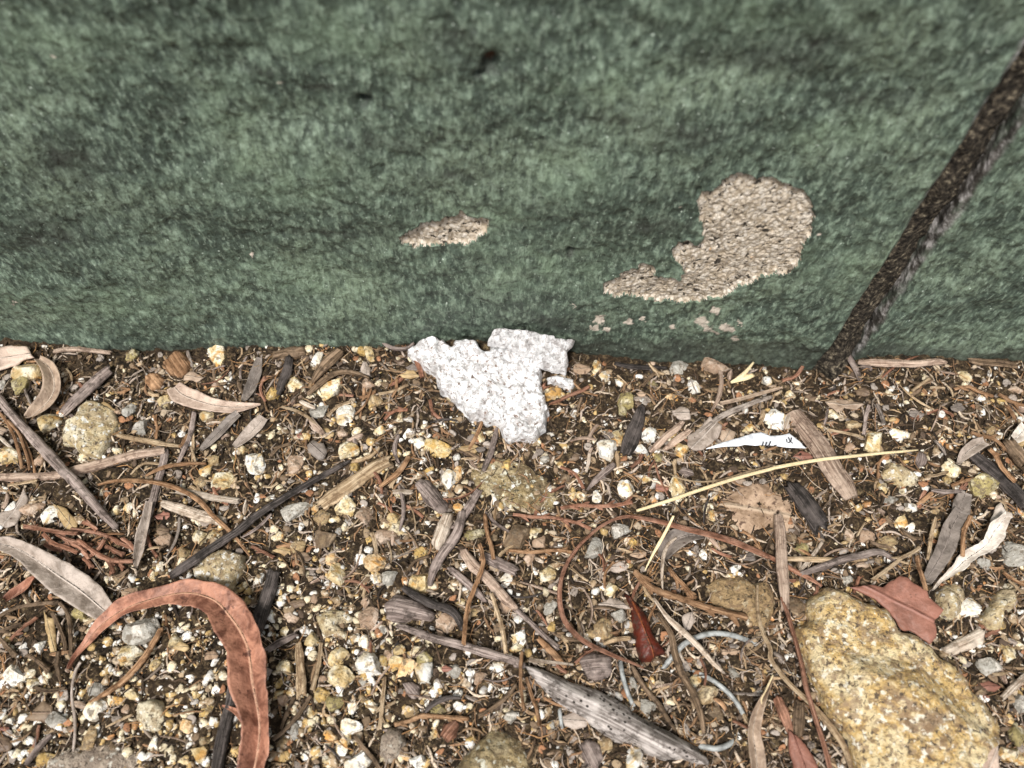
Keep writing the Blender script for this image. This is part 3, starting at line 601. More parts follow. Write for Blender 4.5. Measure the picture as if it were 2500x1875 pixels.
big('stone', 'B4', '1545 500 1600 455 1690 445 1705 540 1680 610 1630 600 1610 720 1560 770 1500 720 1450 660 1500 600', MCREAM, 7, 4, 'knobbly ochre and white stone at the far side of the mossy one', facets=5, amp=1.)
big('clod', 'B3', '1320 440 1400 380 1540 370 1640 420 1755 400 B4 60 440 100 560 60 680 B3 1720 760 1600 690 1480 640 1360 560', MSOFT, 4, 5, 'soft crumbly tan clod of earth beside the brown stem', 'clod', amp=1.3, freq=210, amp2=.8)
big('leaf_mat', 'D', '1548 1080 1590 1050 1640 1034 1690 1062 1722 1100 1738 1140 1700 1165 1650 1158 1600 1150 1550 1120', ML['mat'], 2.2, 6, 'matted pinkish brown leaf pressed flat under the long pale straw', 'leaf', amp=.9, freq=220, amp2=.5)
big('bark_lump', 'B2', '868 560 890 530 960 488 1040 510 1120 548 1215 620 1190 680 1100 672 1020 692 930 684 880 655', MW['mauve'], 6, 4, 'smooth mauve brown lump of bark above the long pink twig', 'bark', amp=.5)
big('clod', 'B1', '300 1600 420 1520 620 1490 800 1500 930 1560 960 1700 300 1720', MGREYR, 3.5, 8, 'dark earthy clod at the bottom inside the curved red leaf', 'clod', amp=1., amp2=.7)
big('seed_capsule', 'B3', '478 925 520 890 570 880 640 890 705 905 700 1020 640 1065 590 1085 530 1060 490 1000', MW['mauve'], 7, 5, 'pinkish brown woody seed capsule with a dark red hole', 'seed capsule', amp=.7, freq=350)
big('bark_chunk', 'A1', '1370 300 1420 250 1490 190 1560 210 1620 300 1580 390 1500 430 1420 400 1400 340', MW['orange'], 4, 3, 'rough orange brown bark chunk close under the wall', 'bark', amp=1., freq=420)
big('bark_chunk', 'A1', '1215 420 1270 380 1350 390 1395 440 1350 510 1280 530 1230 480', MW['orange'], 3.5, 3, 'small oval orange brown bark chunk, the lower of two', 'bark', amp=.7, freq=420)
big('stone', 'B3', '790 1540 830 1505 880 1510 915 1570 890 1640 850 1700 800 1680 780 1610', MS['W'], 7, 4, 'bright white quartz stone below the weathered log', facets=5)

# ------------------------------------------------------------------ leaves
def rib(name, tag, pts, w, mat, label, cat='leaf', sc=1., **kw):
    r = REG[tag][2]; return tagit(ribbon(name, PX(tag, pts), np.array(w)/r, mat, **kw), label, cat)
L_ = rib('curved_leaf', 'B1', '''478 990 520 900 575 815 660 715 780 625 900 570 1020 528 1130 500 1240 488 1340 500 1450 545 1540 640 1610 740 1660 850 1680 960 1692 1080 1715 1200 1735 1320 1738 1440 1725 1560 1700 1680 1670 1780 1640 1880''',
    [6, 35, 62, 90, 115, 130, 140, 138, 175, 172, 200, 240, 245, 222, 240, 215, 200, 165, 160, 175, 160, 130, 70], ML['red'], 'large curved reddish brown gum leaf arching over the gravel', lift=[2, 4, 6, 7, 8, 9, 9, 8, 7, 5], curl=[.8, 2., 1.2, 4.5, 4.5, 3], twist=[0, -8, -6, 0, 10, 14, 8, 4], rag=.11, nc=17, wav=1.5)
t_ = tube('petiole', PX('B1', '540 950 510 1000 485 1100 482 1200 500 1320 502 1430 488 1560 475 1680'), np.array([20, 22, 20, 18, 22, 20, 18, 16])/2.742, ML['grey'], lift=[3, 2, 1.5]); t_.parent = L_; t_.location = t_.location-L_.location
t_ = ribbon('torn_strip', PX('B1', '1485 1240 1560 1268 1620 1310 1670 1390 1705 1480 1700 1600 1660 1700'), np.array([10, 30, 50, 55, 70, 90, 60])/2.742, ML['red'], lift=[3, 5, 6, 6.5, 6], curl=.5, rag=.05); t_.parent = L_; t_.location = t_.location-L_.location
rib('twisted_leaf', 'B1', '-60 150 30 165 120 195 220 250 320 320 420 390 510 450 600 520 680 590 740 640', [60, 95, 110, 125, 165, 200, 205, 190, 150, 110], ML['grey'], 'twisted dull grey gum leaf running under the curved red leaf', lift=[4, 6, 6, 5, 3.5, 3], curl=[1.2, 2.4, 2, 1], twist=[-14, -10, 8, 12, 4], rag=.06, nc=13, wav=1.1)
rib('split_leaf', 'A1', '1470 500 1530 560 1620 600 1740 640 1870 665 2000 672 2120 662 2200 650', [120, 190, 165, 145, 125, 100, 50, 12], ML['pink'], 'pale pinkish split leaf with a notched wide end', lift=[3, 4, 3.5, 2.5], curl=[1., .6], twist=[6, -4], rag=.12)
rib('curled_leaf', 'A1', '330 265 410 330 455 430 450 540 390 640 300 720 240 765', [60, 110, 130, 140, 130, 90, 20], ML['taupe'], 'curled taupe leaf hugging pebbles near the wall corner', lift=[5, 6, 5, 4], curl=[1.5, 2], twist=[20, 24, 20], rag=.04)
tagit(slab('leaf_piece', PX('A1', '-60 180 100 150 230 168 282 230 300 262 200 275 120 320 60 342 -60 380'), ML['pink'], H=.8, R=3, lift=3, thick=.35, amp=.3, bend=1.), 'dusty pink broad leaf piece tucked against the wall above the curled taupe leaf', 'leaf')
rib('leaf', 'A1', '2020 730 1930 800 1840 890 1760 970 1695 1035', [70, 95, 95, 80, 30], ML['dgrey'], 'slim grey leaf slanting down from the pale split leaf', lift=3, curl=.8)
rib('leaf', 'A1', '2190 250 2160 380 2110 520 2060 620', [50, 105, 105, 40], ML['dgrey'], 'dark grey upright leaf above the tip of the pale split leaf', lift=3, curl=.8)
rib('leaf', 'A1', '2230 760 2170 830 2080 920 1980 1010', [90, 120, 110, 40], ML['grey'], 'short broad grey leaf next to the slim slanting one', lift=2.5, curl=.8)
rib('leaf', 'B1', '1010 -120 985 0 955 110 935 220 915 320', [40, 55, 70, 60, 20], ML['grey'], 'narrow folded grey leaf pointing down between two sticks', lift=4, curl=1.2, twist=20)
tagit(slab('leaf_scrap', PX('A1', '215 1360 242 1450 200 1560 150 1660 60 1700 -20 1650 0 1560 110 1520 160 1440'), ML['grey'], H=.6, R=2, lift=2, thick=.3, amp=.5, bend=1.), 'torn silvery leaf scrap at the left below the crossed sticks', 'leaf')
tagit(slab('leaf_scrap', PX('A1', '440 1480 560 1530 650 1640 660 1750 560 1700 490 1600'), ML['tan'], H=.6, R=2, lift=2, thick=.3, amp=.5), 'golden tan leaf scrap left of the long grey stick', 'leaf')
rib('bark_strip', 'A4', '260 700 360 820 450 930 540 1060 620 1190 700 1310 770 1430', [150, 190, 195, 190, 185, 180, 110], MW['pink'], 'wide pinkish brown bark strip running under the long pale straw', 'bark', lift=[2.5, 3, 4, 4], curl=-1.2, rag=.06, thick=.9)
rib('leaf', 'D', '1555 872 1600 862 1650 848 1690 838', [8, 9, 8, 4], ML['taupe'], 'thin brownish blade lying above the paper scrap', lift=3, sc=1)
tagit(slab('leaf_piece', PX('A3', '1700 755 1795 835 1785 925 1720 985 1640 1035 1560 1040 1515 1005 1520 910 1620 850'), ML['grey'], H=.8, R=2, lift=2.6, thick=.35, amp=.5, bend=.8), 'ridged grey leaf piece left of the paper scrap', 'leaf')
tagit(slab('leaf_piece', PX('A3', '1800 860 1860 840 1925 880 1890 960 1820 975 1785 930'), ML['taupe'], H=.6, R=2, lift=2.4, thick=.3, amp=.4), 'small taupe leaf piece on the upper edge of the paper scrap', 'leaf')
tagit(slab('leaf_piece', PX('A3', '1380 700 1450 660 1530 690 1540 770 1460 775 1390 730'), ML['grey'], H=.6, R=2, lift=2.4, thick=.3, amp=.4), 'small pale grey leaf flake above the two pinkish sticks', 'leaf')
tagit(slab('leaf_piece', PX('A4', '530 620 640 595 750 610 870 640 790 690 700 685 640 710 580 670'), ML['taupe'], H=.6, R=2, lift=2, thick=.3, amp=.4), 'brown leaf flake lying below the foot of the wall joint', 'leaf')
tagit(slab('flat_leaf', PX('B4', '580 450 660 440 740 428 800 442 850 410 920 368 990 395 1050 430 1130 510 1205 600 1195 640 1160 680 1175 740 1170 790 1130 840 1030 760 930 720 850 600 760 530'), ML['rust'], H=.8, R=3, lift=4.5, thick=.4, amp=.5, bend=.6, jag=5), 'flat rust red leaf piece tucked beneath the big ochre rock', 'leaf')
tagit(slab('leaf_piece', PX('B4', '1410 1590 1490 1560 1580 1490 1600 1700 1600 1820 1400 1820'), ML['pink'], H=.6, R=2, lift=4, thick=.4, amp=.3), 'smooth pink leaf end poking out under the lower corner of the big ochre rock', 'leaf')
tagit(slab('leaf_piece', PX('B4', '180 1400 240 1440 290 1500 350 1590 400 1700 230 1760 205 1620 180 1500'), ML['rust'], H=.8, R=2, lift=4, thick=.3, amp=.4), 'narrow rusty leaf piece at the bottom beside the big ochre rock', 'leaf')
rib('shredded_leaf', 'B4', '1640 -30 1560 70 1500 170 1400 240 1330 300 1260 360 1190 410 1140 470', [60, 110, 100, 80, 90, 60, 30, 8], ML['white'], 'bleached shredded leaf tapering to a fine point', lift=[5, 5, 4, 4], curl=1.5, twist=[20, -10, 10], rag=.3)
rib('leaf', 'B4', '1330 -60 1270 60 1230 170 1170 290 1095 410', [90, 130, 125, 110, 60], ML['dgrey'], 'dark grey fibrous leaf left of the bleached shredded leaf', lift=4, curl=1, rag=.12)
rib('leaf', 'A4', '2230 840 2160 920 2075 985', [120, 110, 40], ML['white'], 'short bleached leaf near the orange sprig', lift=3, curl=1)
rib('leaf', 'A4', '1880 960 1800 1000 1720 1060 1650 1150', [90, 110, 90, 30], ML['grey'], 'grey torn leaf hooked under the orange sprig', lift=3, curl=1, rag=.2)
tagit(slab('leaf_piece', PX('A4', '1975 1495 2020 1470 2060 1540 2110 1560 2120 1600 2060 1620 2020 1700 1950 1700 1930 1620'), ML['white'], H=.6, R=2, lift=3, thick=.3, amp=.5), 'forked bleached leaf piece above the shredded leaf', 'leaf')
rib('leaf', 'A4', '1720 1390 1680 1500 1650 1600 1610 1720', [100, 140, 130, 90], ML['dgrey'], 'dark grey ribbed leaf just above the fibrous one', lift=3, curl=.8, rag=.1)
rib('leaf', 'B3', '1770 1060 1730 1140 1690 1220 1655 1320 1640 1430 1655 1540 1670 1680', [10, 25, 50, 80, 95, 110, 110], ML['taupe'], 'long dusty brown leaf with a thin stalk beside the grey cord', lift=[4, 5, 5, 4], curl=2, twist=15)
rib('leaf', 'B3', '1310 105 1220 100 1130 130 1070 190 1030 260', [50, 100, 130, 110, 70], ML['dgrey'], 'dull grey curled leaf inside a pale arc below the pale straw', lift=3, curl=1.5)
tagit(slab('red_pod', PX('B3', '780 480 820 500 855 535 900 590 935 650 960 735 1000 800 1055 870 1058 895 1000 905 960 940 900 945 862 865 845 780 835 690 832 600 800 530'), ML['crim'], H=4, R=5, lift=2, amp=.7, amp2=.2), 'dark crimson pointed dry leaf standing out from the litter', 'leaf')
rib('leaf', 'B1', '55 545 110 500 170 455 210 410 240 385', [30, 70, 75, 50, 15], ML['red'], 'little rolled reddish leaf at the left under the twisted grey leaf', lift=4, curl=2)
tagit(slab('leaf_scrap', PX('B1', '290 605 315 640 360 650 372 760 374 870 335 880 318 800 300 720'), ML['tan'], H=.6, R=2, lift=2, thick=.3, amp=.4), 'small tan torn leaf scrap standing among brown sprigs', 'leaf')
tagit(slab('leaf_scrap', PX('B1', '165 1335 220 1260 290 1190 350 1240 352 1310 330 1355 250 1350'), ML['brown'], H=.8, R=2, lift=2, thick=.4, amp=.4), 'dark brown leaf scrap left of the pale leaf stalk', 'leaf')
tagit(slab('leaf_scrap', PX('B1', '-40 1400 60 1460 82 1510 60 1545 -40 1560'), ML['brown'], H=.8, R=2, lift=2, thick=.4, amp=.4), 'dark reddish leaf tip at the bottom left', 'leaf')
tagit(slab('leaf_scrap', PX('A2', '920 285 950 290 985 345 985 410 945 402 900 398 902 340'), ML['grey'], H=.5, R=1.5, lift=2, thick=.3, amp=.2), 'small smooth grey wedge shaped flake left of the foil', 'leaf')
tagit(slab('leaf_scrap', PX('A2', '440 985 500 950 590 970 620 1030 590 1100 540 1120 500 1080 450 1050'), ML['dgrey'], H=.8, R=2, lift=2, thick=.3, amp=.5), 'charcoal grey leaf flake above the long dark stick', 'leaf')
tagit(slab('bark_flake', PX('B2', '1300 980 1350 958 1395 990 1380 1050 1330 1062 1295 1020'), MS['G'], H=2, R=2, lift=1, amp=.3), 'flat light grey chip below the long pink twig', 'chip')
tagit(slab('bark_flake', PX('B2', '995 1090 1050 1080 1110 1110 1115 1180 1060 1215 1020 1160'), MW['mauve'], H=1.5, R=2, lift=1.5, amp=.4), 'ribbed brown bark flake in the middle of the gravel bed', 'chip')
tagit(slab('bark_flake', PX('B2', '1240 1440 1270 1360 1350 1330 1375 1370 1350 1450 1300 1485'), MW['red'], H=2, R=2, lift=1.5, amp=.4), 'reddish brown bark flake above the mossy yellow rock', 'chip')
tagit(slab('bark_flake', PX('A4', '1280 1090 1330 1040 1400 1070 1390 1140 1330 1170'), MW['mauve'], H=1.5, R=2, lift=1.5, amp=.4), 'grey bark flake at the very tip of the long pale straw', 'chip')
tagit(slab('bark_flake', PX('A3', '1440 1210 1490 1170 1570 1200 1580 1245 1500 1260'), MW['mauve'], H=1.5, R=2, lift=1.2, amp=.3), 'mauve bark flake right above the thin bent straw', 'chip')
tagit(slab('bark_flake', PX('B3', '470 1500 540 1460 620 1500 640 1590 600 1680 520 1640'), MW['mauve'], H=3, R=3, lift=1, amp=.8), 'reddish mauve bark lump under the weathered log', 'chip')
tagit(slab('leaf_scrap', PX('B3', '360 1310 450 1280 540 1330 520 1380 440 1400 380 1380'), ML['grey'], H=.6, R=2, lift=2, thick=.3, amp=.4), 'bluish grey leaf scrap below the weathered log', 'leaf')
tagit(slab('leaf_scrap', PX('B3', '1170 640 1240 610 1250 680 1220 740 1180 730'), ML['grey'], H=.6, R=2, lift=3, thick=.3, amp=.3), 'small grey leaf scrap between crimson leaf and brown sprig', 'leaf')
tagit(slab('leaf_scrap', PX('B3', '600 560 680 520 760 540 820 590 740 600 640 600'), ML['grey'], H=.6, R=2, lift=2, thick=.3, amp=.5), 'flat grey leaf scrap left of the crimson pointed leaf', 'leaf')
tagit(slab('bark_flake', PX('B4', '1210 850 1330 790 1450 720 1500 740 1490 830 1400 870 1300 900 1230 890'), MW['pale'], H=2, R=2, lift=1.5, amp=.8), 'ribbed pale wood flake right of the big ochre rock', 'chip')
tagit(slab('leaf_scrap', PX('B4', '1440 1095 1520 1070 1610 1110 1560 1150 1480 1150'), ML['rust'], H=.6, R=2, lift=2, thick=.3, amp=.4), 'small orange red leaf scrap right of the big ochre rock', 'leaf')
tagit(slab('bark_chunk', PX('A2', '155 200 300 160 430 150 445 220 300 260 160 260'), MW['brown'], H=2, R=2, lift=1.5, amp=.6), 'flat brown bark chunk against the wall', 'bark')
tagit(slab('bark_chunk', PX('A2', '1350 1320 1400 1262 1480 1290 1580 1390 1650 1490 1640 1560 1560 1560 1450 1480 1390 1400'), MW['mauve'], H=4, R=4, lift=1, amp=.6), 'chunky grey brown wood chip left of the flat mossy rock', 'bark')
tagit(slab('wood_chip', PX('B2', '1225 10 1270 -60 1340 -50 1312 60 1290 130 1235 205 1178 150'), MW['pale'], H=3, R=2.5, lift=2, amp=.4), 'straight grained pale wood chip right of the gravel bed', 'wood chip')
tagit(slab('weathered_log', PX('B3', '100 960 190 975 320 1025 420 1075 560 1115 700 1175 840 1270 960 1350 1090 1410 1230 1490 1340 1580 1355 1640 1290 1640 1180 1600 1060 1610 950 1570 840 1500 720 1480 600 1400 500 1320 400 1270 300 1200 220 1110 150 1030'), MW['log'], H=8, R=7, lift=1, amp=.6, freq=260), 'weathered grey log splinter speckled with black dots', 'wood')

# ------------------------------------------------------------------ paper
pp = tagit(slab('paper_scrap', PX('S', '1722 1096 1750 1084 1790 1071 1815 1066 1836 1057 1858 1055 1880 1064 1905 1063 1926 1058 1944 1072 1956 1082 1968 1094 1930 1093 1890 1088 1860 1087 1820 1085 1800 1090 1770 1090'), MPAPER, H=.3, R=1, lift=3.4, thick=.25, amp=.3, cell=.4, jag=3), 'torn white paper scrap with black printed marks', 'paper')
def ink(pts, w): 
    c = tube('printed_mark', PX('S', pts), w, MINK, lift=4.25, flat=.12, nc=6, rough=.05, n=8, occ=False); c.parent = pp; c.location = c.location-pp.location
for s_ in ('1861 1090 1864 1078', '1868 1091 1872 1079', '1876 1091 1882 1077', '1890 1088 1896 1087'): ink(s_, 3.2)
for s_ in ('1920 1072 1922 1080', '1925 1068 1929 1078 1924 1081', '1933 1068 1931 1078 1936 1082'): ink(s_, 2.6)

# ------------------------------------------------------------------ sticks, stems, sprigs, cord
def stk(name, tag, pts, w, mat, label, cat='stick', **kw):
    r = REG[tag][2]; w = np.array(w, float)/r
    return tagit(tube(name, PX(tag, pts), w, MW[mat], **kw), label, cat)
stk('stick', 'A1', '-40 560 100 730 250 900 400 1060 520 1190 650 1320 760 1450 870 1570 990 1690', [70, 75, 85, 90, 85, 90, 80, 70, 45], 'mauve', 'long grey stick slanting down from the left edge across a paler stick', lift=[3, 4, 5, 4, 3])
stk('stick', 'A1', '-40 1262 150 1262 350 1258 500 1240 640 1205 820 1160 1000 1110 1180 1065 1300 1050 1400 1040', [70, 75, 70, 70, 90, 95, 90, 85, 80, 60], 'pink', 'pale pinkish stick lying level under the long grey stick', lift=[1, 1.5, 1, 2])
stk('stick', 'A1', '930 350 820 440 720 540 620 630 540 715', [95, 110, 110, 105, 80], 'mauve', 'broad brownish bark stick leaning toward the wall at the left', lift=2, flat=.5)
stk('bark_strip', 'A1', '450 200 600 180 760 190 940 212', [40, 50, 45, 35], 'pink', 'thin pale strip pressed along the wall foot at the left', lift=3, flat=.5)
stk('stick', 'A1', '990 905 1120 935 1260 960 1400 985 1520 1000', [30, 48, 48, 42, 28], 'tan', 'short straight beige stick above the pinkish level one', lift=2)
stk('stick', 'A1', '1490 1375 1650 1400 1800 1435 2015 1465', [50, 62, 62, 50], 'pale', 'flat beige splinter beneath the orange stem', lift=2, flat=.5)
stk('stick', 'A1', '1370 1480 1520 1530 1700 1590 1900 1640', [60, 95, 100, 70], 'pale', 'broad beige splinter, lower of the pair beneath the orange stem', lift=1.5, flat=.5)
stk('stem', 'A1', '1230 1250 1380 1180 1550 1150 1740 1145', [20, 38, 38, 22], 'orange', 'short orange stem bowed upward right of the pinkish stick', 'stem', lift=3)
stk('stem', 'A1', '830 1325 960 1295 1120 1290 1300 1305 1450 1340 1590 1400 1700 1480 1800 1590 1900 1680 2010 1800 2110 1930', [20, 34, 38, 40, 42, 42, 42, 40, 36, 28, 14], 'orange', 'long orange stem bending down across the beige splinters', 'stem', lift=[3, 4, 4, 3])
stk('stem', 'A1', '-20 700 60 800 120 920 160 1060 185 1190', 26, 'orange', 'thin brown stem, outermost of three by the left edge', 'stem', lift=3)
stk('stem', 'A1', '60 780 150 880 200 1000 235 1110 250 1200', 26, 'orange', 'thin brown stem, middle of three by the left edge', 'stem', lift=3)
stk('stem', 'A1', '130 850 200 940 250 1060 285 1180 300 1300', 22, 'orange', 'thin brown stem, innermost of three by the left edge', 'stem', lift=2)
stk('stick', 'A1', '1640 720 1610 880 1560 1010 1500 1150', [45, 50, 42, 30], 'mauve', 'slim grey stick standing below the pale split leaf', lift=2)
stk('stick', 'A1', '-30 900 40 960 110 1030', [30, 34, 20], 'pale', 'pale twig end poking in at the left', lift=2)
stk('stick', 'A1', '1390 1040 1375 1150 1330 1300 1290 1450 1220 1680', [70, 75, 60, 70, 80], 'mauve', 'dull grey stick dropping from the end of the pinkish one', lift=1.5, flat=.5)
stk('stick', 'A2', '815 1118 650 1210 500 1292 350 1380 230 1450 100 1535 0 1602 B1 1600 65 1480 145 1350 232 1230 312 1140 378', [24, 50, 60, 62, 66, 66, 70, 70, 76, 80, 84, 60], 'dark', 'long dark stick slanting over the gravel toward the white and ochre rock', lift=[3, 5, 5, 4])
stk('stick', 'A2', '1150 1120 1020 1180 900 1260 780 1350 660 1430 560 1500', [100, 130, 125, 130, 125, 90], 'tan', 'thick brown bark stick right of the long dark stick', lift=1, flat=.6)
stk('stick', 'A2', '1305 1085 1260 1170 1200 1240 1120 1300 1060 1345', [40, 45, 55, 45, 30], 'orange', 'orange brown twig touching the thick brown bark stick', lift=3)
stk('stick', 'A2', '740 190 650 270 570 350 500 450', [90, 110, 95, 40], 'brown', 'coarse brown bark stick close to the wall', lift=2, flat=.5)
stk('stem', 'A2', '975 425 880 390 780 370 680 390 580 450 460 560', [22, 40, 50, 50, 60, 40], 'brown', 'curved brown stem bowing over the cream chips', 'stem', lift=3)
stk('twig', 'A2', '1075 110 1130 155 1210 180 1290 175 1350 130', [22, 34, 38, 36, 26], 'mauve', 'short sagging twig between wall and foil', 'twig', lift=3)
stk('stick', 'A2', '2050 840 2030 940 2000 1050 1960 1150 1935 1215', [22, 50, 55, 50, 34], 'mauve', 'slim dark stick poking out from under the foil', lift=2)
stk('stem', 'A2', '1925 795 1890 880 1850 960 1815 1025', [26, 34, 34, 20], 'orange', 'short orange stem left of the stick under the foil', 'stem', lift=2)
stk('stem', 'A2', '1360 270 1395 340 1420 415', [30, 48, 40], 'red', 'short reddish stem at the left edge of the foil', 'stem', lift=2)
stk('stick', 'A2', '300 260 280 370 240 460 200 560', [70, 90, 80, 50], 'dark', 'charred black stick near the wall', lift=1.5)
stk('stick', 'A2', '1900 1370 1830 1480 1770 1580 1700 1700', [60, 80, 80, 80], 'mauve', 'dark grey stick below the chunky wood chip', lift=2)
stk('stick', 'B2', '1395 -60 1370 60 1320 150 1260 230 1205 330 1175 440', [50, 70, 72, 70, 66, 30], 'mauve', 'knotty grey stick crossing beside the pale wood chip', lift=3)
stk('twig', 'A2', '390 620 450 650 520 680', [30, 42, 24], 'pale', 'little pale twig above a white chip', 'twig', lift=2)
stk('twig', 'A2', '475 770 520 830 585 895', [42, 60, 40], 'pink', 'stubby pink twig above the charcoal flake', 'twig', lift=2)
stk('twig', 'A2', '1170 1385 1250 1385 1340 1390', [40, 46, 40], 'pale', 'short pale grey twig left of the chunky wood chip', 'twig', lift=2)
stk('twig', 'A3', '900 300 1020 325 1180 335 1340 340', [30, 45, 45, 26], 'dark', 'black twig lying along the wall foot right of the foil', 'twig', lift=2)
stk('twig', 'A3', '690 495 600 540 500 580 420 620 350 645', [30, 34, 34, 30, 18], 'red', 'red brown twig reaching out beside the foil', 'twig', lift=3)
stk('straw', 'A3', '2075 290 2010 370 1940 430 1880 460', [14, 34, 40, 14], 'straw', 'short tan straw blade leaning on the wall foot', 'straw', lift=3, flat=.4)
stk('straw', 'A3', '2070 400 1980 430 1880 465', [40, 48, 14], 'straw', 'short tan straw blade, lower of the two', 'straw', lift=2.5, flat=.4)
stk('stick', 'A3', '1130 660 1100 780 1060 880 1020 980 980 1080', [60, 110, 130, 130, 90], 'dark', 'thick nearly black stick between pale pebbles', lift=1, flat=.6)
stk('stick', 'A3', '1480 790 1410 860 1330 920 1260 990 1200 1050', [34, 60, 64, 56, 30], 'pink', 'smooth pinkish stick, left of the parallel two', lift=2.5, flat=.6)
stk('stick', 'A3', '1540 860 1460 920 1390 970 1310 1040', [50, 66, 60, 30], 'pink', 'smooth pinkish stick, right of the parallel two', lift=2, flat=.6)
stk('stick', 'A3', '2230 580 2100 620 1980 670 1880 710 1780 760 1700 820 1610 890', [34, 45, 50, 55, 50, 45, 22], 'grey', 'weathered grey brown twig above the paper scrap', lift=3, flat=.6)
stk('long_straw', 'A3', '1085 1545 1230 1500 1400 1445 1600 1375 1800 1310 2000 1250 2212 1195 A4 120 1180 300 1145 520 1110 760 1085 1000 1060 1180 1045 1320 1032', [24, 30, 30, 30, 30, 30, 30, 32, 32, 30, 28, 26, 22, 8], 'straw', 'long pale yellow straw lying across the litter', 'straw', lift=[5, 6, 6, 6, 5], rough=.03, flat=.7)
stk('straw', 'A3', '1280 1195 1400 1250 1500 1285 1620 1300 1760 1290 1900 1255 2050 1210 2212 1165', [8, 14, 16, 16, 18, 18, 18, 14], 'tan', 'thin bent tan straw sagging just above the long pale straw', 'straw', lift=4, rough=.04)
stk('straw', 'B3', '1110 -30 1060 70 1010 160 965 240 918 335', [16, 20, 22, 16, 5], 'straw', 'short sharp pale straw pointing down at the brown sprig', 'straw', lift=6, rough=.03)
stk('stick', 'A3', '905 1150 830 1210 740 1290 670 1370', [50, 60, 50, 20], 'mauve', 'purple grey wood sliver right of the flat mossy rock', lift=2, flat=.5)
stk('twig', 'A3', '690 1060 680 1130 660 1220', [26, 30, 20], 'pale', 'tiny pale twig standing right of the flat mossy rock', 'twig', lift=2)
stk('stick', 'A4', '815 290 960 295 1120 300 1300 305 1480 285 1560 295', [50, 70, 72, 66, 60, 30], 'pink', 'straight pinkish brown stick lying along the wall foot right of the joint', lift=2.5, flat=.6)
stk('stick', 'A4', '1740 270 1850 290 1990 300 2150 320', [50, 70, 70, 60], 'brown', 'flat brown bark stick at the wall foot on the far right', lift=2, flat=.5)
stk('root', 'A4', '690 130 715 210 760 290 800 370 835 470', [30, 46, 52, 50, 30], 'mauve', 'crooked grey root coming out of the wall joint', 'root', lift=[5, 4, 2, 1])
stk('stick', 'A4', '1770 1060 1880 1150 2000 1250 2120 1370 2240 1500', [90, 130, 140, 130, 120], 'dark', 'thick dark stick with a pale stripe at the right edge', lift=1)
stk('stick', 'A4', '2080 970 2150 1060 2240 1170', [110, 130, 130], 'brown', 'brown bark stick above the thick dark one', lift=2)
stk('stick', 'A4', '250 1330 330 1430 400 1530 500 1680', [120, 170, 180, 160], 'dark', 'black rotten wood chunk below the bark strip', lift=.5)
stk('twig', 'A4', '555 860 660 880 760 900 860 930', 28, 'tan', 'thin tan twig right of the bark strip', 'twig', lift=2)
stk('twig', 'A4', '905 650 880 740 870 820 860 900', 32, 'mauve', 'dull grey twig standing above the cream stone', 'twig', lift=2)
stk('twig', 'A4', '960 640 1000 720 1030 810', 40, 'grey', 'grey brown twig right next to another grey twig', 'twig', lift=2)
stk('twig', 'A4', '1430 1370 1540 1385 1680 1380', [30, 45, 30], 'mauve', 'mauve twig below the grey torn leaf', 'twig', lift=3)
stk('twig', 'A4', '1440 1390 1380 1440 1310 1490', [34, 44, 20], 'orange', 'small orange wood sliver meeting the mauve twig', 'twig', lift=2)
stk('stick', 'B2', '135 340 115 430 80 530 50 620 20 720 -30 830', [80, 100, 100, 100, 90, 60], 'dark', 'dark thick stick leaving from behind the curved red leaf', lift=1.5)
stk('stick', 'B1', '1570 1070 1560 1180 1530 1300 1500 1420 1475 1540 1450 1690', [80, 92, 92, 95, 95, 90], 'dark', 'dark thick stick passing inside the curved red leaf', lift=1)
stk('twig', 'B1', '1080 725 1040 800 980 900 900 1000 820 1080 720 1150 600 1220', [34, 40, 42, 42, 40, 34, 20], 'orange', 'brown woody sprig bowed inside the curved red leaf', 'twig', lift=3, bead=.12)
stk('twig', 'B1', '350 1430 270 1510 180 1625', [30, 45, 40], 'mauve', 'grey stick at the bottom left beside the leaf stalk', lift=2)
stk('twig', 'B1', '710 1385 800 1340 890 1300', [12, 18, 16], 'tan', 'fine tan twig touching the squarish sandy stone', 'twig', lift=2)
stk('splinter', 'B2', '298 820 305 900 312 990 318 1080 320 1175', [36, 62, 60, 70, 66], 'tan', 'upright tan wood splinter beside the curved red leaf', 'splinter', lift=2, flat=.45)
stk('stick', 'B2', '1400 205 1460 290 1540 370 1620 450 1690 530 1755 590', [60, 72, 72, 72, 66, 40], 'pink', 'blotched pinkish stick slanting right of the gravel bed', lift=3)
stk('stick', 'B2', '1310 320 1390 390 1470 460 1550 545', [40, 52, 50, 28], 'mauve', 'grey stick parallel to and below the blotched pinkish one', lift=2)
stk('stick', 'B2', '1545 240 1640 290 1755 345', [60, 85, 70], 'mauve', 'short stout grey stick above the blotched pinkish one', lift=1.5)
stk('stick', 'B2', '1000 450 1090 510 1200 565 1310 600 1370 660 1400 735', [40, 58, 60, 60, 58, 36], 'dark', 'black bent stick over the mauve bark lump', lift=4)
stk('long_twig', 'B2', '955 705 1080 745 1200 790 1340 825 1480 865 1620 905 1755 945 B3 60 960 115 975', [30, 50, 55, 55, 56, 56, 56, 56, 30], 'mauve', 'long straight pinkish grey twig ending at the weathered log', 'twig', lift=4)
stk('stick', 'B2', '90 870 170 820 290 760', [40, 50, 30], 'mauve', 'short grey twig beside the red leaf above the splinter', 'twig', lift=2)
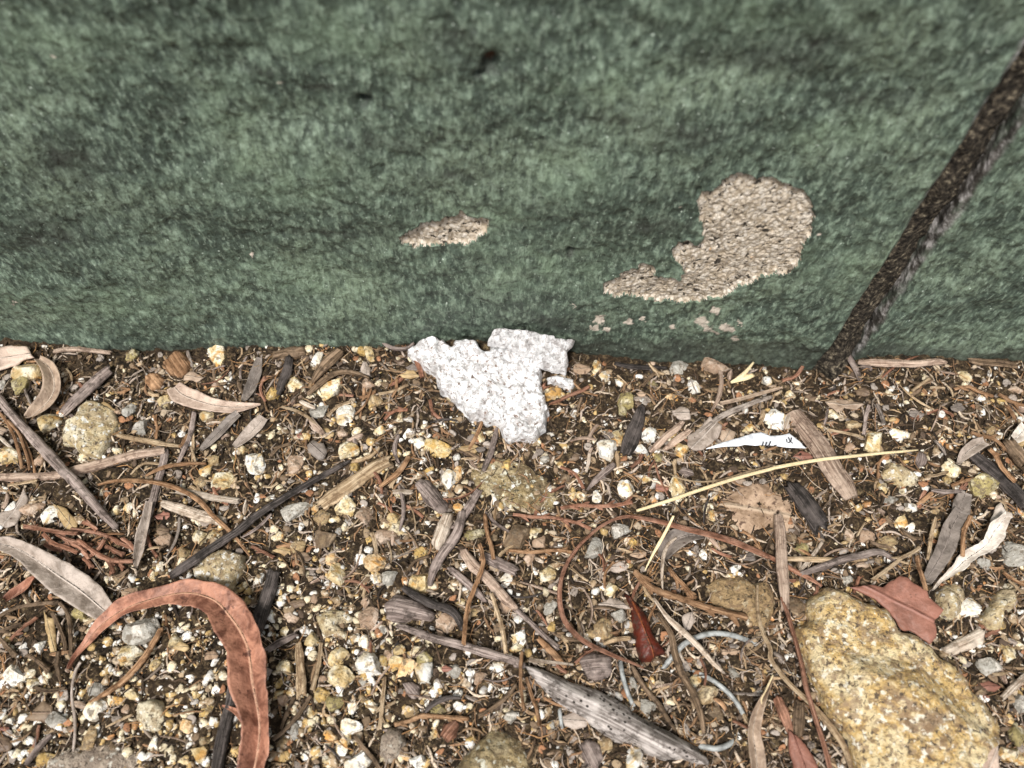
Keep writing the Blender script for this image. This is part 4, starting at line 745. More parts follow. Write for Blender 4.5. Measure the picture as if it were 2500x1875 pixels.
stk('arched_stem', 'B3', '1755 250 1620 190 1500 140 1350 95 1200 60 1060 20 920 -10 800 -25 700 0 610 50 540 110 470 180 420 250 378 330 352 420 346 500 352 580 375 660 420 730 490 795 570 845 650 880 740 920 820 950 910 990', [34, 44, 46, 44, 42, 36, 30, 26, 22, 22, 22, 24, 26, 28, 30, 32, 34, 34, 36, 34, 32, 30, 24, 20, 12], 'red', 'long red brown stem bent round into a wide arch', 'stem', lift=[3, 5, 6, 6, 5, 4], rough=.04, flat=.6)
stk('stem', 'B4', '-20 210 100 270 220 340 320 390 400 440', [30, 36, 34, 28, 16], 'red', 'dark reddish stem passing above the big ochre rock', 'stem', lift=3)
stk('stick', 'B4', '110 -40 125 80 130 200 138 330 148 450 155 600', [50, 76, 80, 78, 70, 50], 'pink', 'upright pinkish brown stick left of the big ochre rock', lift=[4, 5, 5])
stk('stem', 'B4', '128 510 170 620 205 740 240 860 270 980 295 1110 330 1230 370 1360 415 1500 460 1680', [20, 30, 32, 32, 34, 34, 34, 34, 34, 34], 'red', 'smooth orange pink stem running down beside the big ochre rock', 'stem', lift=[6, 7, 7, 6], rough=.03)
stk('stem', 'B3', '1672 430 1668 540 1680 650 1710 760 1755 860 B4 60 930 130 1030 220 1130 320 1220 400 1310 480 1410 550 1520 610 1690', [14, 22, 26, 30, 30, 32, 34, 34, 36, 44, 50, 46, 30], 'tan', 'long tan blade crossing under the orange pink stem', 'stem', lift=[5, 6, 5, 4], rough=.04, flat=.5)
stk('straw', 'B4', '75 1035 40 1110 0 1190 B3 1700 1230', [10, 14, 12, 6], 'straw', 'fine short straw left of the orange pink stem', 'straw', lift=6)
stk('stick', 'B4', '255 1215 248 1320 240 1450', [60, 85, 60], 'brown', 'stubby brown stick left of the big ochre rock', lift=2)
stk('stick', 'B4', '100 1190 150 1310 195 1430', [60, 80, 40], 'red', 'dark reddish stick left of the stubby brown one', lift=1.5)
stk('stick', 'B4', '255 365 380 320 520 270 660 235 800 215 930 300', [34, 48, 52, 50, 45, 20], 'mauve', 'shaggy purple grey twig above the big ochre rock', lift=3)
stk('stick', 'B4', '170 258 330 262 500 268 700 262', [28, 40, 36, 20], 'tan', 'level tan twig above the shaggy purple grey one', lift=3)
stk('straw', 'B4', '1165 -20 1140 80 1125 170 1108 265', [18, 26, 26, 16], 'tan', 'upright tan straw left of the dark fibrous leaf', 'straw', lift=5)
stk('stick', 'B4', '1610 1190 1690 1110 1780 1030', [36, 42, 36], 'pale', 'pale pinkish stick at the right edge beside the big ochre rock', lift=3)
stk('stick', 'B3', '975 520 1060 640 1130 710 1220 790 1310 880 1370 950 1430 1005', [18, 30, 46, 42, 38, 34, 20], 'pale', 'pale knotty twig crossing over the grey cord', 'twig', lift=7)
stk('stick', 'B3', '1000 620 1090 760 1120 900 1170 1040 1240 1160 1290 1300 1310 1420', [24, 44, 48, 50, 50, 44, 24], 'brown', 'dark brown twig running down through the grey cord loop', 'twig', lift=5)
stk('splinter', 'B3', '200 790 260 850 330 920 385 985', [30, 46, 46, 26], 'orange', 'orange wood splinter at the head of the weathered log', 'splinter', lift=3, flat=.5)
stk('twig', 'B3', '140 935 240 945 340 955 440 968', [30, 26, 20, 14], 'pale', 'thin whitish twig across the head of the weathered log', 'twig', lift=9)
stk('twig', 'B3', '830 970 870 1050 930 1140 1000 1220 1060 1320 1120 1400', [20, 38, 34, 34, 36, 20], 'brown', 'two toned brown twig beside the weathered log', 'twig', lift=3)
stk('twig', 'B3', '640 830 720 800 820 790', [20, 36, 28], 'tan', 'forked tan twig touching the smooth tan stone', 'twig', lift=4)
stk('twig', 'B3', '0 560 80 620 170 700 250 780 340 860', [30, 34, 34, 34, 40], 'mauve', 'dark mauve twig crossing left of the arched stem', 'twig', lift=2)
stk('twig', 'B1', '1755 600 1650 560 1600 600', [30, 30, 20], 'dark', 'black twig fragment behind the curved red leaf', 'twig', lift=0)
stk('twig', 'B2', '1145 1285 1200 1230 1290 1190 1390 1190', [22, 36, 32, 16], 'dark', 'curved dark twig left of the mossy yellow rock', 'twig', lift=3)
# grey cord
cord = bpy.data.objects.new('plastic_cord', None); COL.objects.link(cord); cord.location = at(1800, 1650); tagit(cord, 'pale grey plastic cord lying half buried in a broken loop', 'cord')
for s_, w_, l_ in (('750 880 756 960 768 1040 790 1120 820 1200 865 1275', 34, 3), ('1030 1000 1080 940 1130 880 1180 830 1260 785 1340 762 1420 758 1510 772 1590 800 1670 832', 40, 4),
                ('1222 1000 1300 1035 1390 1085 1470 1150 1530 1220 1570 1290 1598 1360', 36, 3), ('1235 1505 1320 1518 1400 1528 1480 1500 1560 1440', 42, 2.5), ('340 1225 348 1290 355 1345 362 1400', 28, 2)):
    c = tube('strand', PX('B3', s_), w_/2.742*.9, MCORD, lift=[-.4, l_*.8, l_*.8, -.4], rough=.02, flat=.95); c.parent = cord; c.location = c.location-cord.location
c = stk('pale_arc', 'B3', '1130 115 1075 160 1045 230 1035 300 1032 380 1036 465', [14, 22, 26, 24, 20, 10], 'pale', 'pale bent fibre bordering the dull grey curled leaf', 'fibre', lift=4, rough=.03)

# ---- scale-leaved sprigs
def sprig(px, w, mat, label=None, side=6, ln=16, lift=2.5, group=None):
    """main axis with short side twigs, one mesh"""
    px = np.asarray(px, float); objs = [tube('dry_sprig', px, w, mat, lift=lift, bead=.22, rough=.12, nc=8)]
    L = np.sum(np.hypot(*np.diff(px, axis=0).T)); q = catmull(px, 40)
    for k in range(side):
        i = int((k+.6+random.uniform(-.2, .2))/(side+.4)*38)+1; t = q[min(i+1, 39)]-q[i-1]; t /= np.hypot(*t)+1e-9
        a = random.choice([-1, 1])*random.uniform(.5, .9); d = np.array([t[0]*math.cos(a)-t[1]*math.sin(a), t[0]*math.sin(a)+t[1]*math.cos(a)]); l = ln*random.uniform(.6, 1.4)
        e = q[i]+d*l+t*l*.3; objs.append(tube('dry_sprig', [q[i], (q[i]+e)/2+t*l*.06, e], [w*.9, w*.8, w*.3], mat, lift=lift, bead=.22, nc=7, occ=False))
    a = objs[0]; import bmesh
    bm = bmesh.new()
    for o in objs:
        me = o.data.copy(); me.transform(Matrix.Translation(o.location-a.location)); bm.from_mesh(me); bpy.data.meshes.remove(me)
    bm.to_mesh(a.data); bm.free()
    for o in objs[1:]:
        me = o.data; bpy.data.objects.remove(o); bpy.data.meshes.remove(me)
    if label: tagit(a, label, 'sprig')
    return a
sprig(PX('A4', '1760 880 1850 915 1940 930 2010 980 2085 1045'), 9, MW['orange'], 'bright orange sprig above the thick dark stick', 3, 12)
sprig(PX('A4', '1920 1020 1975 1080 2010 1150 2060 1220 2135 1300'), 11, MW['orange'], 'bright orange sprig lying on the thick dark stick', 3, 9, lift=6)
sprig(PX('A3', '450 1520 600 1500 760 1505 900 1500 1050 1470'), 9, MW['red'], 'reddish sprig above the left end of the long pale straw', 5, 16)
sprig(PX('A3', '40 1575 200 1595 380 1605 560 1640 700 1700'), 8, MW['red'], 'reddish sprig below the flat mossy rock', 4, 16)
sprig(PX('B3', '850 340 900 400 960 450 1080 500 1200 540 1320 580 1430 610 1600 650'), 15, MW['orange'], 'thick orange brown sprig above the pale knotty twig', 6, 26, lift=4)
sprig(PX('B3', '1080 320 1130 390 1190 450 1235 510'), 10, MW['orange'], 'short bright orange sprig right of the pale bent fibre', 4, 16, lift=5)
sprig(PX('B2', '1510 160 1532 240 1528 320 1490 420 1450 520 1420 640 1405 830'), 10, MW['orange'], 'long orange brown sprig hanging across the long pink grey twig', 3, 14, lift=7)
sprig(PX('B2', '1545 -40 1560 80 1590 180 1605 265'), 9, MW['orange'], 'orange brown sprig right of the pale wood chip', 2, 12, lift=4)
sprig(PX('B2', '1590 490 1625 600 1660 720 1690 890'), 9, MW['tan'], 'tan forked sprig crossing the long pink grey twig', 2, 16, lift=7)
sprig(PX('B2', '450 820 440 920 425 1010 390 1140'), 10, MW['tan'], 'brown sprig right of the tan wood splinter', 2, 12)
sprig(PX('B2', '380 1175 300 1300 220 1390 130 1470'), 9, MW['brown'], 'brown sprig running under the curved red leaf at the bottom', 2, 12)
sprig(PX('B2', '270 1180 220 1290 180 1400'), 8, MW['brown'], 'brown sprig parallel to the longer one beside the red leaf', 1, 12)
sprig(PX('B2', '875 1050 868 1150 858 1260 842 1400'), 9, MW['tan'], 'upright tan sprig in the middle of the gravel bed', 4, 16)
sprig(PX('B2', '790 80 810 150 822 235'), 9, MW['tan'], 'short tan sprig above the orange stained pebble', 0, 12)
sprig(PX('B2', '940 1370 1050 1340 1120 1310 1250 1315 1435 1330'), 9, MW['orange'], 'orange brown sprig left of the mossy yellow rock', 5, 14)
sprig(PX('B2', '670 1440 740 1530 800 1600 850 1680'), 9, MW['brown'], 'brown sprig at the bottom of the gravel bed', 1, 12)
sprig(PX('B2', '1755 1100 1680 1190 1590 1260 1510 1310'), 9, MW['brown'], 'brown forked sprig reaching from the weathered log to the mossy yellow rock', 2, 14)
sprig(PX('B3', '95 880 85 1000 90 1150 110 1280'), 8, MW['orange'], 'thin orange sprig across the head of the weathered log', 1, 12, lift=8)
sprig(PX('B3', '120 1050 160 1180 195 1280 210 1380'), 8, MW['orange'], 'thin orange sprig beside the underside of the weathered log', 0, 12)
sprig(PX('B3', '5 200 150 215 320 200 430 215'), 9, MW['orange'], 'orange brown sprig left of the arched stem', 3, 14)
sprig(PX('B4', '1060 180 1000 220 940 250 850 320 740 400'), 8, MW['tan'], 'tan sprig beside the rust red leaf piece', 3, 20, lift=4)
sprig(PX('B4', '1040 240 1055 320 1080 400 1100 470'), 10, MW['orange'], 'orange sprig on the upper edge of the rust red leaf piece', 2, 10, lift=7)
sprig(PX('B4', '1400 -30 1360 60 1345 140 1345 240'), 10, MW['orange'], 'orange sprig between the dark leaf and the shredded leaf', 2, 12, lift=5)
sprig(PX('B4', '1620 350 1690 400 1770 440'), 8, MW['orange'], 'orange sprig at the right edge below the shredded leaf', 2, 12, lift=4)
sprig(PX('A4', '1620 520 1740 500 1830 540 1950 580'), 8, MW['orange'], 'orange sprig near the wall on the far right', 3, 12)
sprig(PX('A4', '2000 560 2100 620 2240 670'), 9, MW['orange'], 'orange sprig touching the pinkish pebble on the far right', 2, 12)
FAN = ['160 40 280 60 400 80 520 90', '480 60 600 75 700 100 800 150 905 195', '290 90 350 150 430 180 520 215', '300 160 350 190 420 205', '380 90 450 130 520 150 620 170',
       '520 130 600 190 680 240 760 270 890 275', '440 150 530 180 600 260', '700 170 780 210 830 240', '700 240 740 300 760 355', '760 250 800 290 830 325', '560 250 600 290 610 320', '650 70 620 40 560 10', '820 120 870 160 900 190',
       '700 130 660 190 600 240']
WH = ['topmost', 'upper middle', 'left hanging', 'leftmost short', 'crossing', 'long central', 'drooping', 'short right', 'downward pointing', 'second downward pointing', 'tiny lower', 'back tilted', 'right end', 'slanting tan']
for s_, q_ in zip(FAN, WH): sprig(PX('B1', s_), 9.5, MW['red'], f'{q_} one of the rust red sprigs above the twisted grey leaf', 2, 12, lift=random.uniform(2, 5))['group'] = 'rust red sprigs above the twisted grey leaf'
for s_, q_ in (('-20 650 100 590 250 560 400 545', 'bowed'), ('400 550 450 620 470 720 475 900', 'hanging'), ('-20 750 60 720 150 690', 'stubby'), ('70 800 140 730 250 650', 'reddish'), ('350 620 390 700 430 800 440 900', 'inner'), ('0 790 50 850 110 910', 'slender'), ('390 880 380 970 410 1080', 'lowest'), ('180 900 260 950 330 1010', 'slanting')):
    sprig(PX('B1', s_), 8.5, MW['brown' if q_ != 'reddish' else 'red'], f'{q_} one of the brown sprigs below the twisted grey leaf', 2, 12, lift=random.uniform(2, 4))['group'] = 'brown sprigs below the twisted grey leaf'

# ------------------------------------------------------------------ pebbles placed from the photograph: x y r class [aspect]
AUTO = []
CN = {'W': 'white', 'C': 'cream', 'Y': 'ochre', 'T': 'tan', 'B': 'brown', 'G': 'grey', 'M': 'mossy', 'O': 'orange', 'P': 'pinkish'}
PEB = {
'A1': '''410 820 95 C; 200 480 88 M; 250 370 90 C 1.4; 70 1100 75 C; 40 1370 45 W; 100 1530 60 W; 690 455 42 W; 950 555 26 W; 1130 235 52 M; 1200 320 36 W; 1590 195 26 W; 1780 215 45 W; 1860 230 85 C .7;
1765 315 28 W; 1395 620 52 C .8; 1100 700 60 G; 1200 840 75 G; 1340 830 42 Y; 1480 915 38 W .7; 1580 745 26 W; 1760 750 62 C; 1880 790 45 Y; 985 1055 50 C; 785 950 28 W; 930 980 24 W .5; 720 1090 60 C; 1545 900 40 Y .6;
2145 1150 92 W; 2150 1010 34 W; 2020 1030 36 W; 2060 1040 45 C; 1740 1210 62 C; 1880 1310 92 C; 1990 1130 48 M; 985 1540 48 C; 1090 1530 52 W; 1150 1570 40 W; 1415 1590 42 G; 425 1600 60 W .7; 285 1530 70 P 1.3; 1690 1300 60 T;
20 1240 30 C; 2090 240 24 W; 2080 310 30 P; 1940 310 24 W; 1960 400 34 W; 200 780 36 P; 20 480 45 G; 350 1120 60 P; 1800 1130 60 T; 520 1600 30 C''',
'A2': '''170 560 70 Y .8; 350 480 70 C; 660 520 85 C 1.5; 540 270 50 W .7; 140 330 32 W; 120 180 40 C; 470 190 40 C .7; 580 155 40 O; 975 210 50 C .6; 980 180 30 W; 910 200 45 Y; 1125 195 22 W; 960 485 60 P 1.3; 1020 620 60 T .8; 1015 560 30 O;
775 730 70 W .7; 760 780 40 W; 545 725 66 G 1.8; 695 620 20 W; 740 890 50 P; 870 880 48 C; 435 930 46 C; 1235 770 44 C .7; 810 530 26 W; 1050 480 34 C; 1110 490 40 G; 1230 530 40 C; 800 1050 90 C; 740 1055 40 W; 850 1050 44 W;
900 1110 45 C; 960 1080 34 W; 1050 1035 34 W; 1400 980 58 W; 1550 1010 75 Y 1.5; 1240 890 30 C; 1310 880 48 W .7; 1160 840 36 C; 1070 870 48 C; 1900 925 60 C .7; 1850 820 34 W; 1730 790 34 C; 1680 790 30 C; 1590 820 34 Y; 1750 650 36 C;
850 1190 46 Y .8; 1480 1210 45 Y; 1660 1290 75 W .7; 1700 1260 55 O .5; 1560 1330 30 C; 1730 1520 48 O; 790 1500 92 C; 940 1590 78 P; 1190 1620 62 C; 30 1140 62 W; 90 1225 30 W; 120 1265 32 W; 30 1275 34 W; 370 1160 80 P .8; 265 1050 36 C .6;
420 1115 34 W .7; 240 1200 26 W; 255 1280 42 P; 135 1450 40 C; 570 1600 70 T; 680 1620 45 C; 350 1560 80 G 1.8; 520 1530 45 O; 1330 1100 34 C; 1340 1210 34 Y; 2130 1170 60 Y; 1710 1110 40 Y; 880 600 16 W; 1270 400 20 O; 1650 400 26 Y;
1100 300 22 W; 1150 310 18 W; 1060 750 20 C; 1500 760 22 C; 940 550 20 W; 60 320 20 W; 2030 1470 40 C; 1990 1290 44 G; 1790 1310 40 C; 2060 1500 40 C; 2190 1340 40 C; 2190 1250 30 M''',
'A3': '''380 560 72 C; 585 340 40 C .6; 740 345 52 C .7; 810 415 50 W; 935 470 44 W; 1100 420 40 W .6; 1020 520 40 G; 1000 385 30 C; 1250 400 40 C .7; 1220 480 48 M; 1565 520 44 W .6; 1370 600 55 O; 1345 640 32 Y; 990 630 74 M; 960 700 50 M; 2170 385 36 W; 2190 460 45 W;
2040 570 22 W; 1500 610 40 P; 640 790 34 C .6; 820 810 34 C; 900 820 34 C; 900 750 24 W; 950 850 34 C; 710 880 26 C; 770 880 30 C; 930 930 60 C; 750 990 38 W; 840 1050 74 W .8; 900 970 56 O; 1190 915 62 W; 1155 790 44 C .6; 1230 790 32 C; 1120 1035 58 W 1.2;
1460 1030 72 C; 1380 1020 36 P; 1265 1100 50 M; 1575 1100 38 C; 1640 1095 30 C; 1700 1080 30 P; 1745 1050 26 W; 1940 1120 38 P; 1160 1150 40 P; 1020 1090 30 W; 135 1040 34 C; 230 1070 34 W; 310 1100 44 G; 470 1180 34 C; 570 1215 38 O .6; 615 1240 40 W .5; 480 1270 50 B;
990 1345 85 W; 750 1420 58 W; 625 1320 44 W 1.3; 615 1110 22 Y; 1160 1280 50 C; 1215 1350 38 W; 1240 1300 34 O; 1250 1430 34 W; 1420 1370 85 C .7; 620 1420 45 C; 540 1410 44 C; 1630 1445 20 W; 1690 1440 40 M; 1720 1600 46 C .7; 610 1550 26 C; 720 1560 34 P; 1030 1590 30 P;
2180 770 50 W; 2020 860 48 C; 2060 770 26 Y; 270 870 18 C; 460 1080 26 Y; 440 1170 40 M; 260 970 30 T; 400 1500 40 M; 1210 270 46 P 1.3; 1440 310 66 G 1.5; 1730 345 66 P 1.6; 1570 340 36 O; 960 265 30 B; 730 665 16 Y; 110 1110 30 Y; 1540 460 28 O; 430 700 30 G; 540 670 36 G''',
'A4': '''110 780 92 W; 600 745 60 C; 780 830 70 T; 735 810 46 C; 1150 905 72 W; 1140 950 40 O; 940 980 92 C 1.1; 970 570 42 O .8; 1065 570 40 C .7; 1110 600 26 W; 1250 575 40 P 1.3; 1080 530 28 Y; 1310 990 32 W; 1590 1190 70 C 1.2; 1840 615 42 C; 1455 570 34 W; 1720 430 60 C; 1910 400 34 W;
1930 460 24 W; 1850 730 40 C; 2080 800 40 C; 2170 780 36 W; 2130 530 60 P 1.2; 2030 620 45 Y; 1860 1330 110 M 1.1; 1790 1190 40 W; 1830 1250 44 W; 1880 1310 30 W; 1940 1410 36 C; 1020 1360 50 C; 1240 1525 56 W; 880 1500 40 W; 1090 1460 60 G; 1290 1250 40 W; 1460 1560 50 T; 1560 1290 44 Y;
1640 1380 40 Y; 1160 1640 44 W; 1920 870 50 T; 1240 920 34 C; 1020 440 36 C; 890 380 26 C; 240 570 44 C; 470 600 34 C; 520 580 30 C; 620 560 26 Y; 780 520 24 Y; 10 370 34 W; 50 470 44 W; 640 390 28 O; 620 300 26 W; 560 360 30 C; 1415 460 14 W; 1300 630 20 O; 1490 630 18 C;
310 1300 26 Y; 180 1270 40 G; 730 1020 48 P; 990 1330 36 W; 1370 610 20 C; 570 820 22 Y; 1000 400 22 C; 220 420 22 Y; 2200 1250 20 W; 1700 740 20 C; 1120 1500 30 C''',
'B1': '''100 1045 68 W 1.; 75 1090 44 W; 235 1090 42 C; 320 1080 30 C; 545 625 58 M 1.1; 650 1265 68 W; 880 900 60 C 1.5; 955 730 95 G 1.2; 780 1205 40 C 1.3; 895 1170 44 C 1.2; 1190 815 44 C; 1110 125 52 P; 1070 320 38 W; 1020 370 36 C; 1350 120 48 C; 1430 100 46 C .7; 1240 220 40 T;
1380 1080 36 W; 1450 1120 44 W; 1440 1080 20 W; 1310 1170 40 C; 1320 1215 30 W; 1420 1215 26 C; 1220 1170 24 Y; 1200 1225 30 W; 1260 1375 44 O; 1180 1395 34 W; 1440 1350 36 W; 1350 1560 62 C; 1240 1600 34 C; 1370 1480 40 T; 1040 1490 44 W .7; 655 1390 36 W; 380 1350 52 G 1.3; 75 1345 34 W;
155 1390 28 C; 265 1350 32 C; 25 390 26 W; 965 1085 20 W; 1160 1000 30 W .6; 1050 960 45 C; 640 1130 48 G 1.4; 320 1600 50 Y 1.3; 545 1310 28 W; 730 1300 24 W; 20 560 30 C; 1735 400 42 W; 270 850 45 W; 60 770 30 C; 440 1200 30 W; 130 1180 24 C; 600 1480 50 T .6; 1550 480 40 T .6; 100 350 20 W;
1280 1640 30 W; 500 1040 40 C; 690 930 30 W; 420 1430 22 Y; 850 1270 34 P; 1500 1030 26 C; 180 1620 24 W; 380 1590 20 C; 1095 970 30 C; 1005 1290 20 C; 1390 1270 40 Y 1.4; 1630 1270 20 T''',
'B2': '''560 930 70 C; 600 1060 92 C 1.05; 775 975 80 W 1.1; 955 955 48 C .7; 1150 1035 58 W .8; 1035 990 52 O .6; 940 1065 40 C .75; 970 875 40 C 1.2; 1090 870 44 C; 445 1165 52 Y 1.2; 545 1225 58 M .9; 660 1240 52 W; 665 1165 30 W; 650 1385 70 W 1.1; 520 1455 46 O 1.2; 200 1485 44 T .6; 1080 1425 32 W .8;
700 1610 76 W 1.2; 355 1575 34 W; 1010 1580 44 O; 580 1550 48 W 1.2; 1640 990 48 W; 1520 1055 48 P; 560 370 76 C; 520 270 48 O; 830 285 76 O 1.1; 720 270 42 W; 770 205 32 W; 1120 220 42 Y .8; 1110 410 62 C .7; 1080 440 36 O; 250 660 50 P .9; 330 545 36 C .8; 370 615 26 W .7; 175 670 30 C .6; 860 735 38 W 1.1;
830 790 22 W; 740 820 46 W; 780 880 40 C; 205 990 48 C 1.4; 460 1060 34 P; 740 1070 42 G; 750 545 40 P; 480 495 30 Y; 300 180 50 T .7; 180 110 50 C; 490 130 68 B 1.2; 1200 1165 42 W; 1150 1160 40 C; 1380 1255 44 W; 800 1250 40 W 1.4; 910 1310 30 W; 930 1330 24 W; 470 1355 30 W; 340 1380 40 C; 380 1400 24 G;
400 1290 36 C; 280 1410 52 G; 170 1170 44 C 1.4; 200 1200 40 P; 250 470 32 W; 200 440 26 W; 300 460 28 W .6; 40 390 32 W .8; 205 520 30 P; 270 360 30 C; 370 385 20 W; 420 530 34 P; 660 590 30 G; 630 465 30 T; 660 570 26 P; 840 435 22 W; 820 385 44 W; 910 400 50 G; 910 160 28 W; 955 140 22 W; 1020 250 30 W; 1200 245 16 W; 650 200 30 G;
455 320 28 C; 770 665 72 P 1.; 1290 690 74 P .9; 1260 470 14 W; 1510 600 24 W; 1380 550 36 C; 1435 520 26 C; 1690 405 44 W 1.2; 1330 480 12 W; 1480 100 54 M 1.2; 1700 50 26 O; 120 640 40 W .7; 215 740 42 C; 110 770 24 W; 400 810 44 C; 130 940 24 C; 60 760 20 W; 170 1100 36 Y .7; 720 1190 34 T; 780 1150 30 Y; 590 1170 28 W;
1010 1230 28 W; 1060 1290 44 T; 1130 1230 26 C; 1230 1280 52 M; 1220 1370 32 C; 1210 1430 34 C; 1130 1390 30 P; 990 1590 30 C; 1190 1480 26 W; 620 1470 46 C .6; 600 1600 30 G; 430 1560 28 C; 480 1540 18 W; 420 1610 30 T; 320 1550 14 W; 240 1560 24 P; 800 1390 16 W; 1430 950 10 W; 1590 1120 32 Y; 1160 850 22 C; 900 900 40 P;
870 940 34 Y; 1160 930 60 M; 1300 1260 30 G; 1720 1310 50 G; 1740 800 40 W; 1570 590 26 Y; 780 130 34 Y; 870 120 60 P 1.3; 680 100 20 C; 880 40 40 C; 950 50 60 C; 560 1290 26 C; 1450 1480 40 Y; 1510 1150 10 W; 1300 1100 12 W; 500 1610 40 C; 660 1570 20 C; 1100 1620 60 W; 1230 1580 18 W''',
'B3': '''55 130 90 B 1.1; 180 90 52 C; 250 370 66 C; 690 460 54 C; 640 450 36 W; 290 720 36 Y .8; 85 790 60 W; 60 850 50 C; 830 150 44 Y; 1215 225 32 C; 1300 235 36 W; 220 150 50 P; 280 585 54 G; 0 410 26 W; 880 245 22 W; 815 310 32 C; 215 495 26 P; 405 385 18 W; 745 640 50 G; 740 80 60 G 1.3; 480 270 24 C; 570 45 30 C; 570 200 60 G .6;
1500 1020 44 G; 1240 1080 50 C; 1150 1140 26 C; 840 1100 44 G; 1340 1160 70 T 1.4; 1300 1430 40 C; 120 600 26 C; 1520 330 44 W; 20 1580 20 C; 430 1300 26 Y; 290 1380 34 G; 510 1540 40 T; 330 1540 26 W; 900 1650 40 W; 180 870 20 W; 0 570 50 P; 150 250 50 P; 930 1260 50 G; 400 540 26 G; 650 1500 50 T 1.3; 1400 1300 60 B''',
'B4': '''390 395 34 W; 565 400 44 G; 68 195 30 W .6; 268 178 44 M; 580 100 38 P .8; 1390 590 80 W 1.2; 1310 640 34 W; 1490 300 52 G; 1680 230 85 G; 1640 880 60 C; 1600 860 34 C; 1530 980 75 G 1.1; 1650 1040 22 W; 1650 1560 64 C; 1700 1440 70 M; 1720 1600 44 C; 930 20 44 C; 990 50 40 W; 1570 700 46 Y; 1640 560 36 W; 1730 620 30 B; 1720 1230 60 G;
210 430 18 W; 240 580 60 B .7; 320 440 20 W; 480 80 30 T; 1480 100 40 B; 1750 1520 40 Y; 850 150 60 T 1.2; 700 110 50 P; 1080 640 20 B; 1400 1050 14 W; 530 350 22 C; 1180 740 18 B''',
}
for tg, s_ in PEB.items():
    r0 = REG[tg]
    for it in s_.replace('\n', ' ').split(';'):
        f = it.split()
        if not f: continue
        x, y, r = (float(v) for v in f[:3]); x = r0[0]+x/r0[2]; y = r0[1]+y/r0[2]; r /= r0[2]
        r *= 1.1; o = pebble(x, y, max(r, 4), f[3], float(f[4]) if len(f) > 4 else 1., lift=0.); AUTO.append((o, x, y, r, CN[f[3]], 'pebble'))
print('PEBBLES', len(AUTO))
# ------------------------------------------------------------------ keep pebbles at 300: the smallest go into the gravel mass
AUTO.sort(key=lambda a: -a[3]); GRAV = []
for a in AUTO[292:]:
    GRAV.append((a[1], a[2], a[3], a[4])); bpy.data.objects.remove(a[0])
AUTO = AUTO[:292]
OX = np.array([(a, b, c) for a, b, c in OCC if c > 9])
def free(px, py, pad=0.):
    return not (np.hypot(OX[:, 0]-px, OX[:, 1]-py) < OX[:, 2]*.95+pad).any()
def dens(px, py):
    g = lambda x, y, sx, sy: math.exp(-((px-x)/sx)**2-((py-y)/sy)**2)
    return min(1, .16+.95*g(750, 1650, 520, 330)+.8*g(250, 1720, 330, 300)+.35*g(700, 1080, 300, 120)+.3*g(1400, 1120, 200, 100)+.25*g(2250, 1080, 250, 120)+.15*g(2300, 1500, 200, 300))
# random individual litter
names = {'chip': [], 'twig': [], 'leaf': [], 'sprig': []}
def rpt(lo=845):
    while True:
        px, py = random.uniform(-60, 2560), random.uniform(lo, 1900)
        if random.random() < 1.05-.75*dens(px, py) and free(px, py, -4): return px, py
WK = [('grey', 'grey'), ('brown', 'brown'), ('mauve', 'dull'), ('tan', 'tan'), ('dark', 'black'), ('pink', 'pinkish'), ('pale', 'pale'), ('orange', 'orange'), ('pink', 'pinkish'), ('tan', 'tan')]
for k in range(190):
    px, py = rpt(875); a = random.uniform(0, math.pi); l = random.uniform(12, 46); wd = random.uniform(4, 12); mt, cn = random.choice(WK); dx, dy = math.cos(a)*l/2, math.sin(a)*l/2
    nx_, ny_ = -dy/l*wd, dx/l*wd; P = []
    for t, ww in ((-1, .6), (-.5, 1), (.2, 1.05), (.8, .9), (1, .3), (.9, -.6), (.3, -1), (-.6, -.9), (-1, -.5)): P.append((px+dx*t+nx_*ww*random.uniform(.7, 1.2), py+dy*t+ny_*ww*random.uniform(.7, 1.2)))
    o = slab('wood_chip', P, MW[mt], H=random.uniform(.9, 2.2), R=1.5, lift=random.uniform(.6, 1.8), amp=.35, cell=.45, jag=2, occ=False); AUTO.append((o, px, py, l/2, cn, 'wood chip')) if o else None
for k in range(230):
    px, py = rpt(870); a = random.uniform(0, 2*math.pi); l = random.uniform(30, 120); b = random.uniform(-.25, .25); mt, cn = random.choice(WK+[('orange', 'orange'), ('brown', 'brown'), ('red', 'reddish')])
    d = np.array([math.cos(a), math.sin(a)]); nn = np.array([-d[1], d[0]]); c0 = np.array([px, py]); pts = [c0-d*l/2, c0-d*l/6+nn*b*l*.6, c0+d*l/6+nn*b*l*.6, c0+d*l/2]
    if min(p[1] for p in pts) < 862: continue
    wd = random.choice([3.5, 4, 5, 6, 8, 11]); o = tube('twig', pts, [wd*.8, wd, wd, wd*.4], MW[mt], lift=random.uniform(.5, 3.), nc=8, occ=False); AUTO.append((o, px, py, l/2, cn, 'twig'))
for k in range(90):
    px, py = rpt(880); r = random.uniform(8, 20); a0 = random.uniform(0, 6.3); mt, cn = random.choice([('grey', 'grey'), ('taupe', 'taupe'), ('dgrey', 'dark grey'), ('tan', 'tan'), ('brown', 'brown'), ('rust', 'rusty'), ('mat', 'brown')])
    P = [(px+math.cos(a0+t)*r*random.uniform(.6, 1.2)*1.3, py+math.sin(a0+t)*r*random.uniform(.5, 1.1)*.8) for t in np.linspace(0, 5.7, 9)]
    o = slab('leaf_fragment', P, ML[mt], H=.5, R=1.5, lift=random.uniform(.8, 2.5), thick=.3, amp=.45, cell=.5, jag=3, bend=random.uniform(-.5, 1.), occ=False); AUTO.append((o, px, py, r, cn, 'leaf fragment')) if o else None
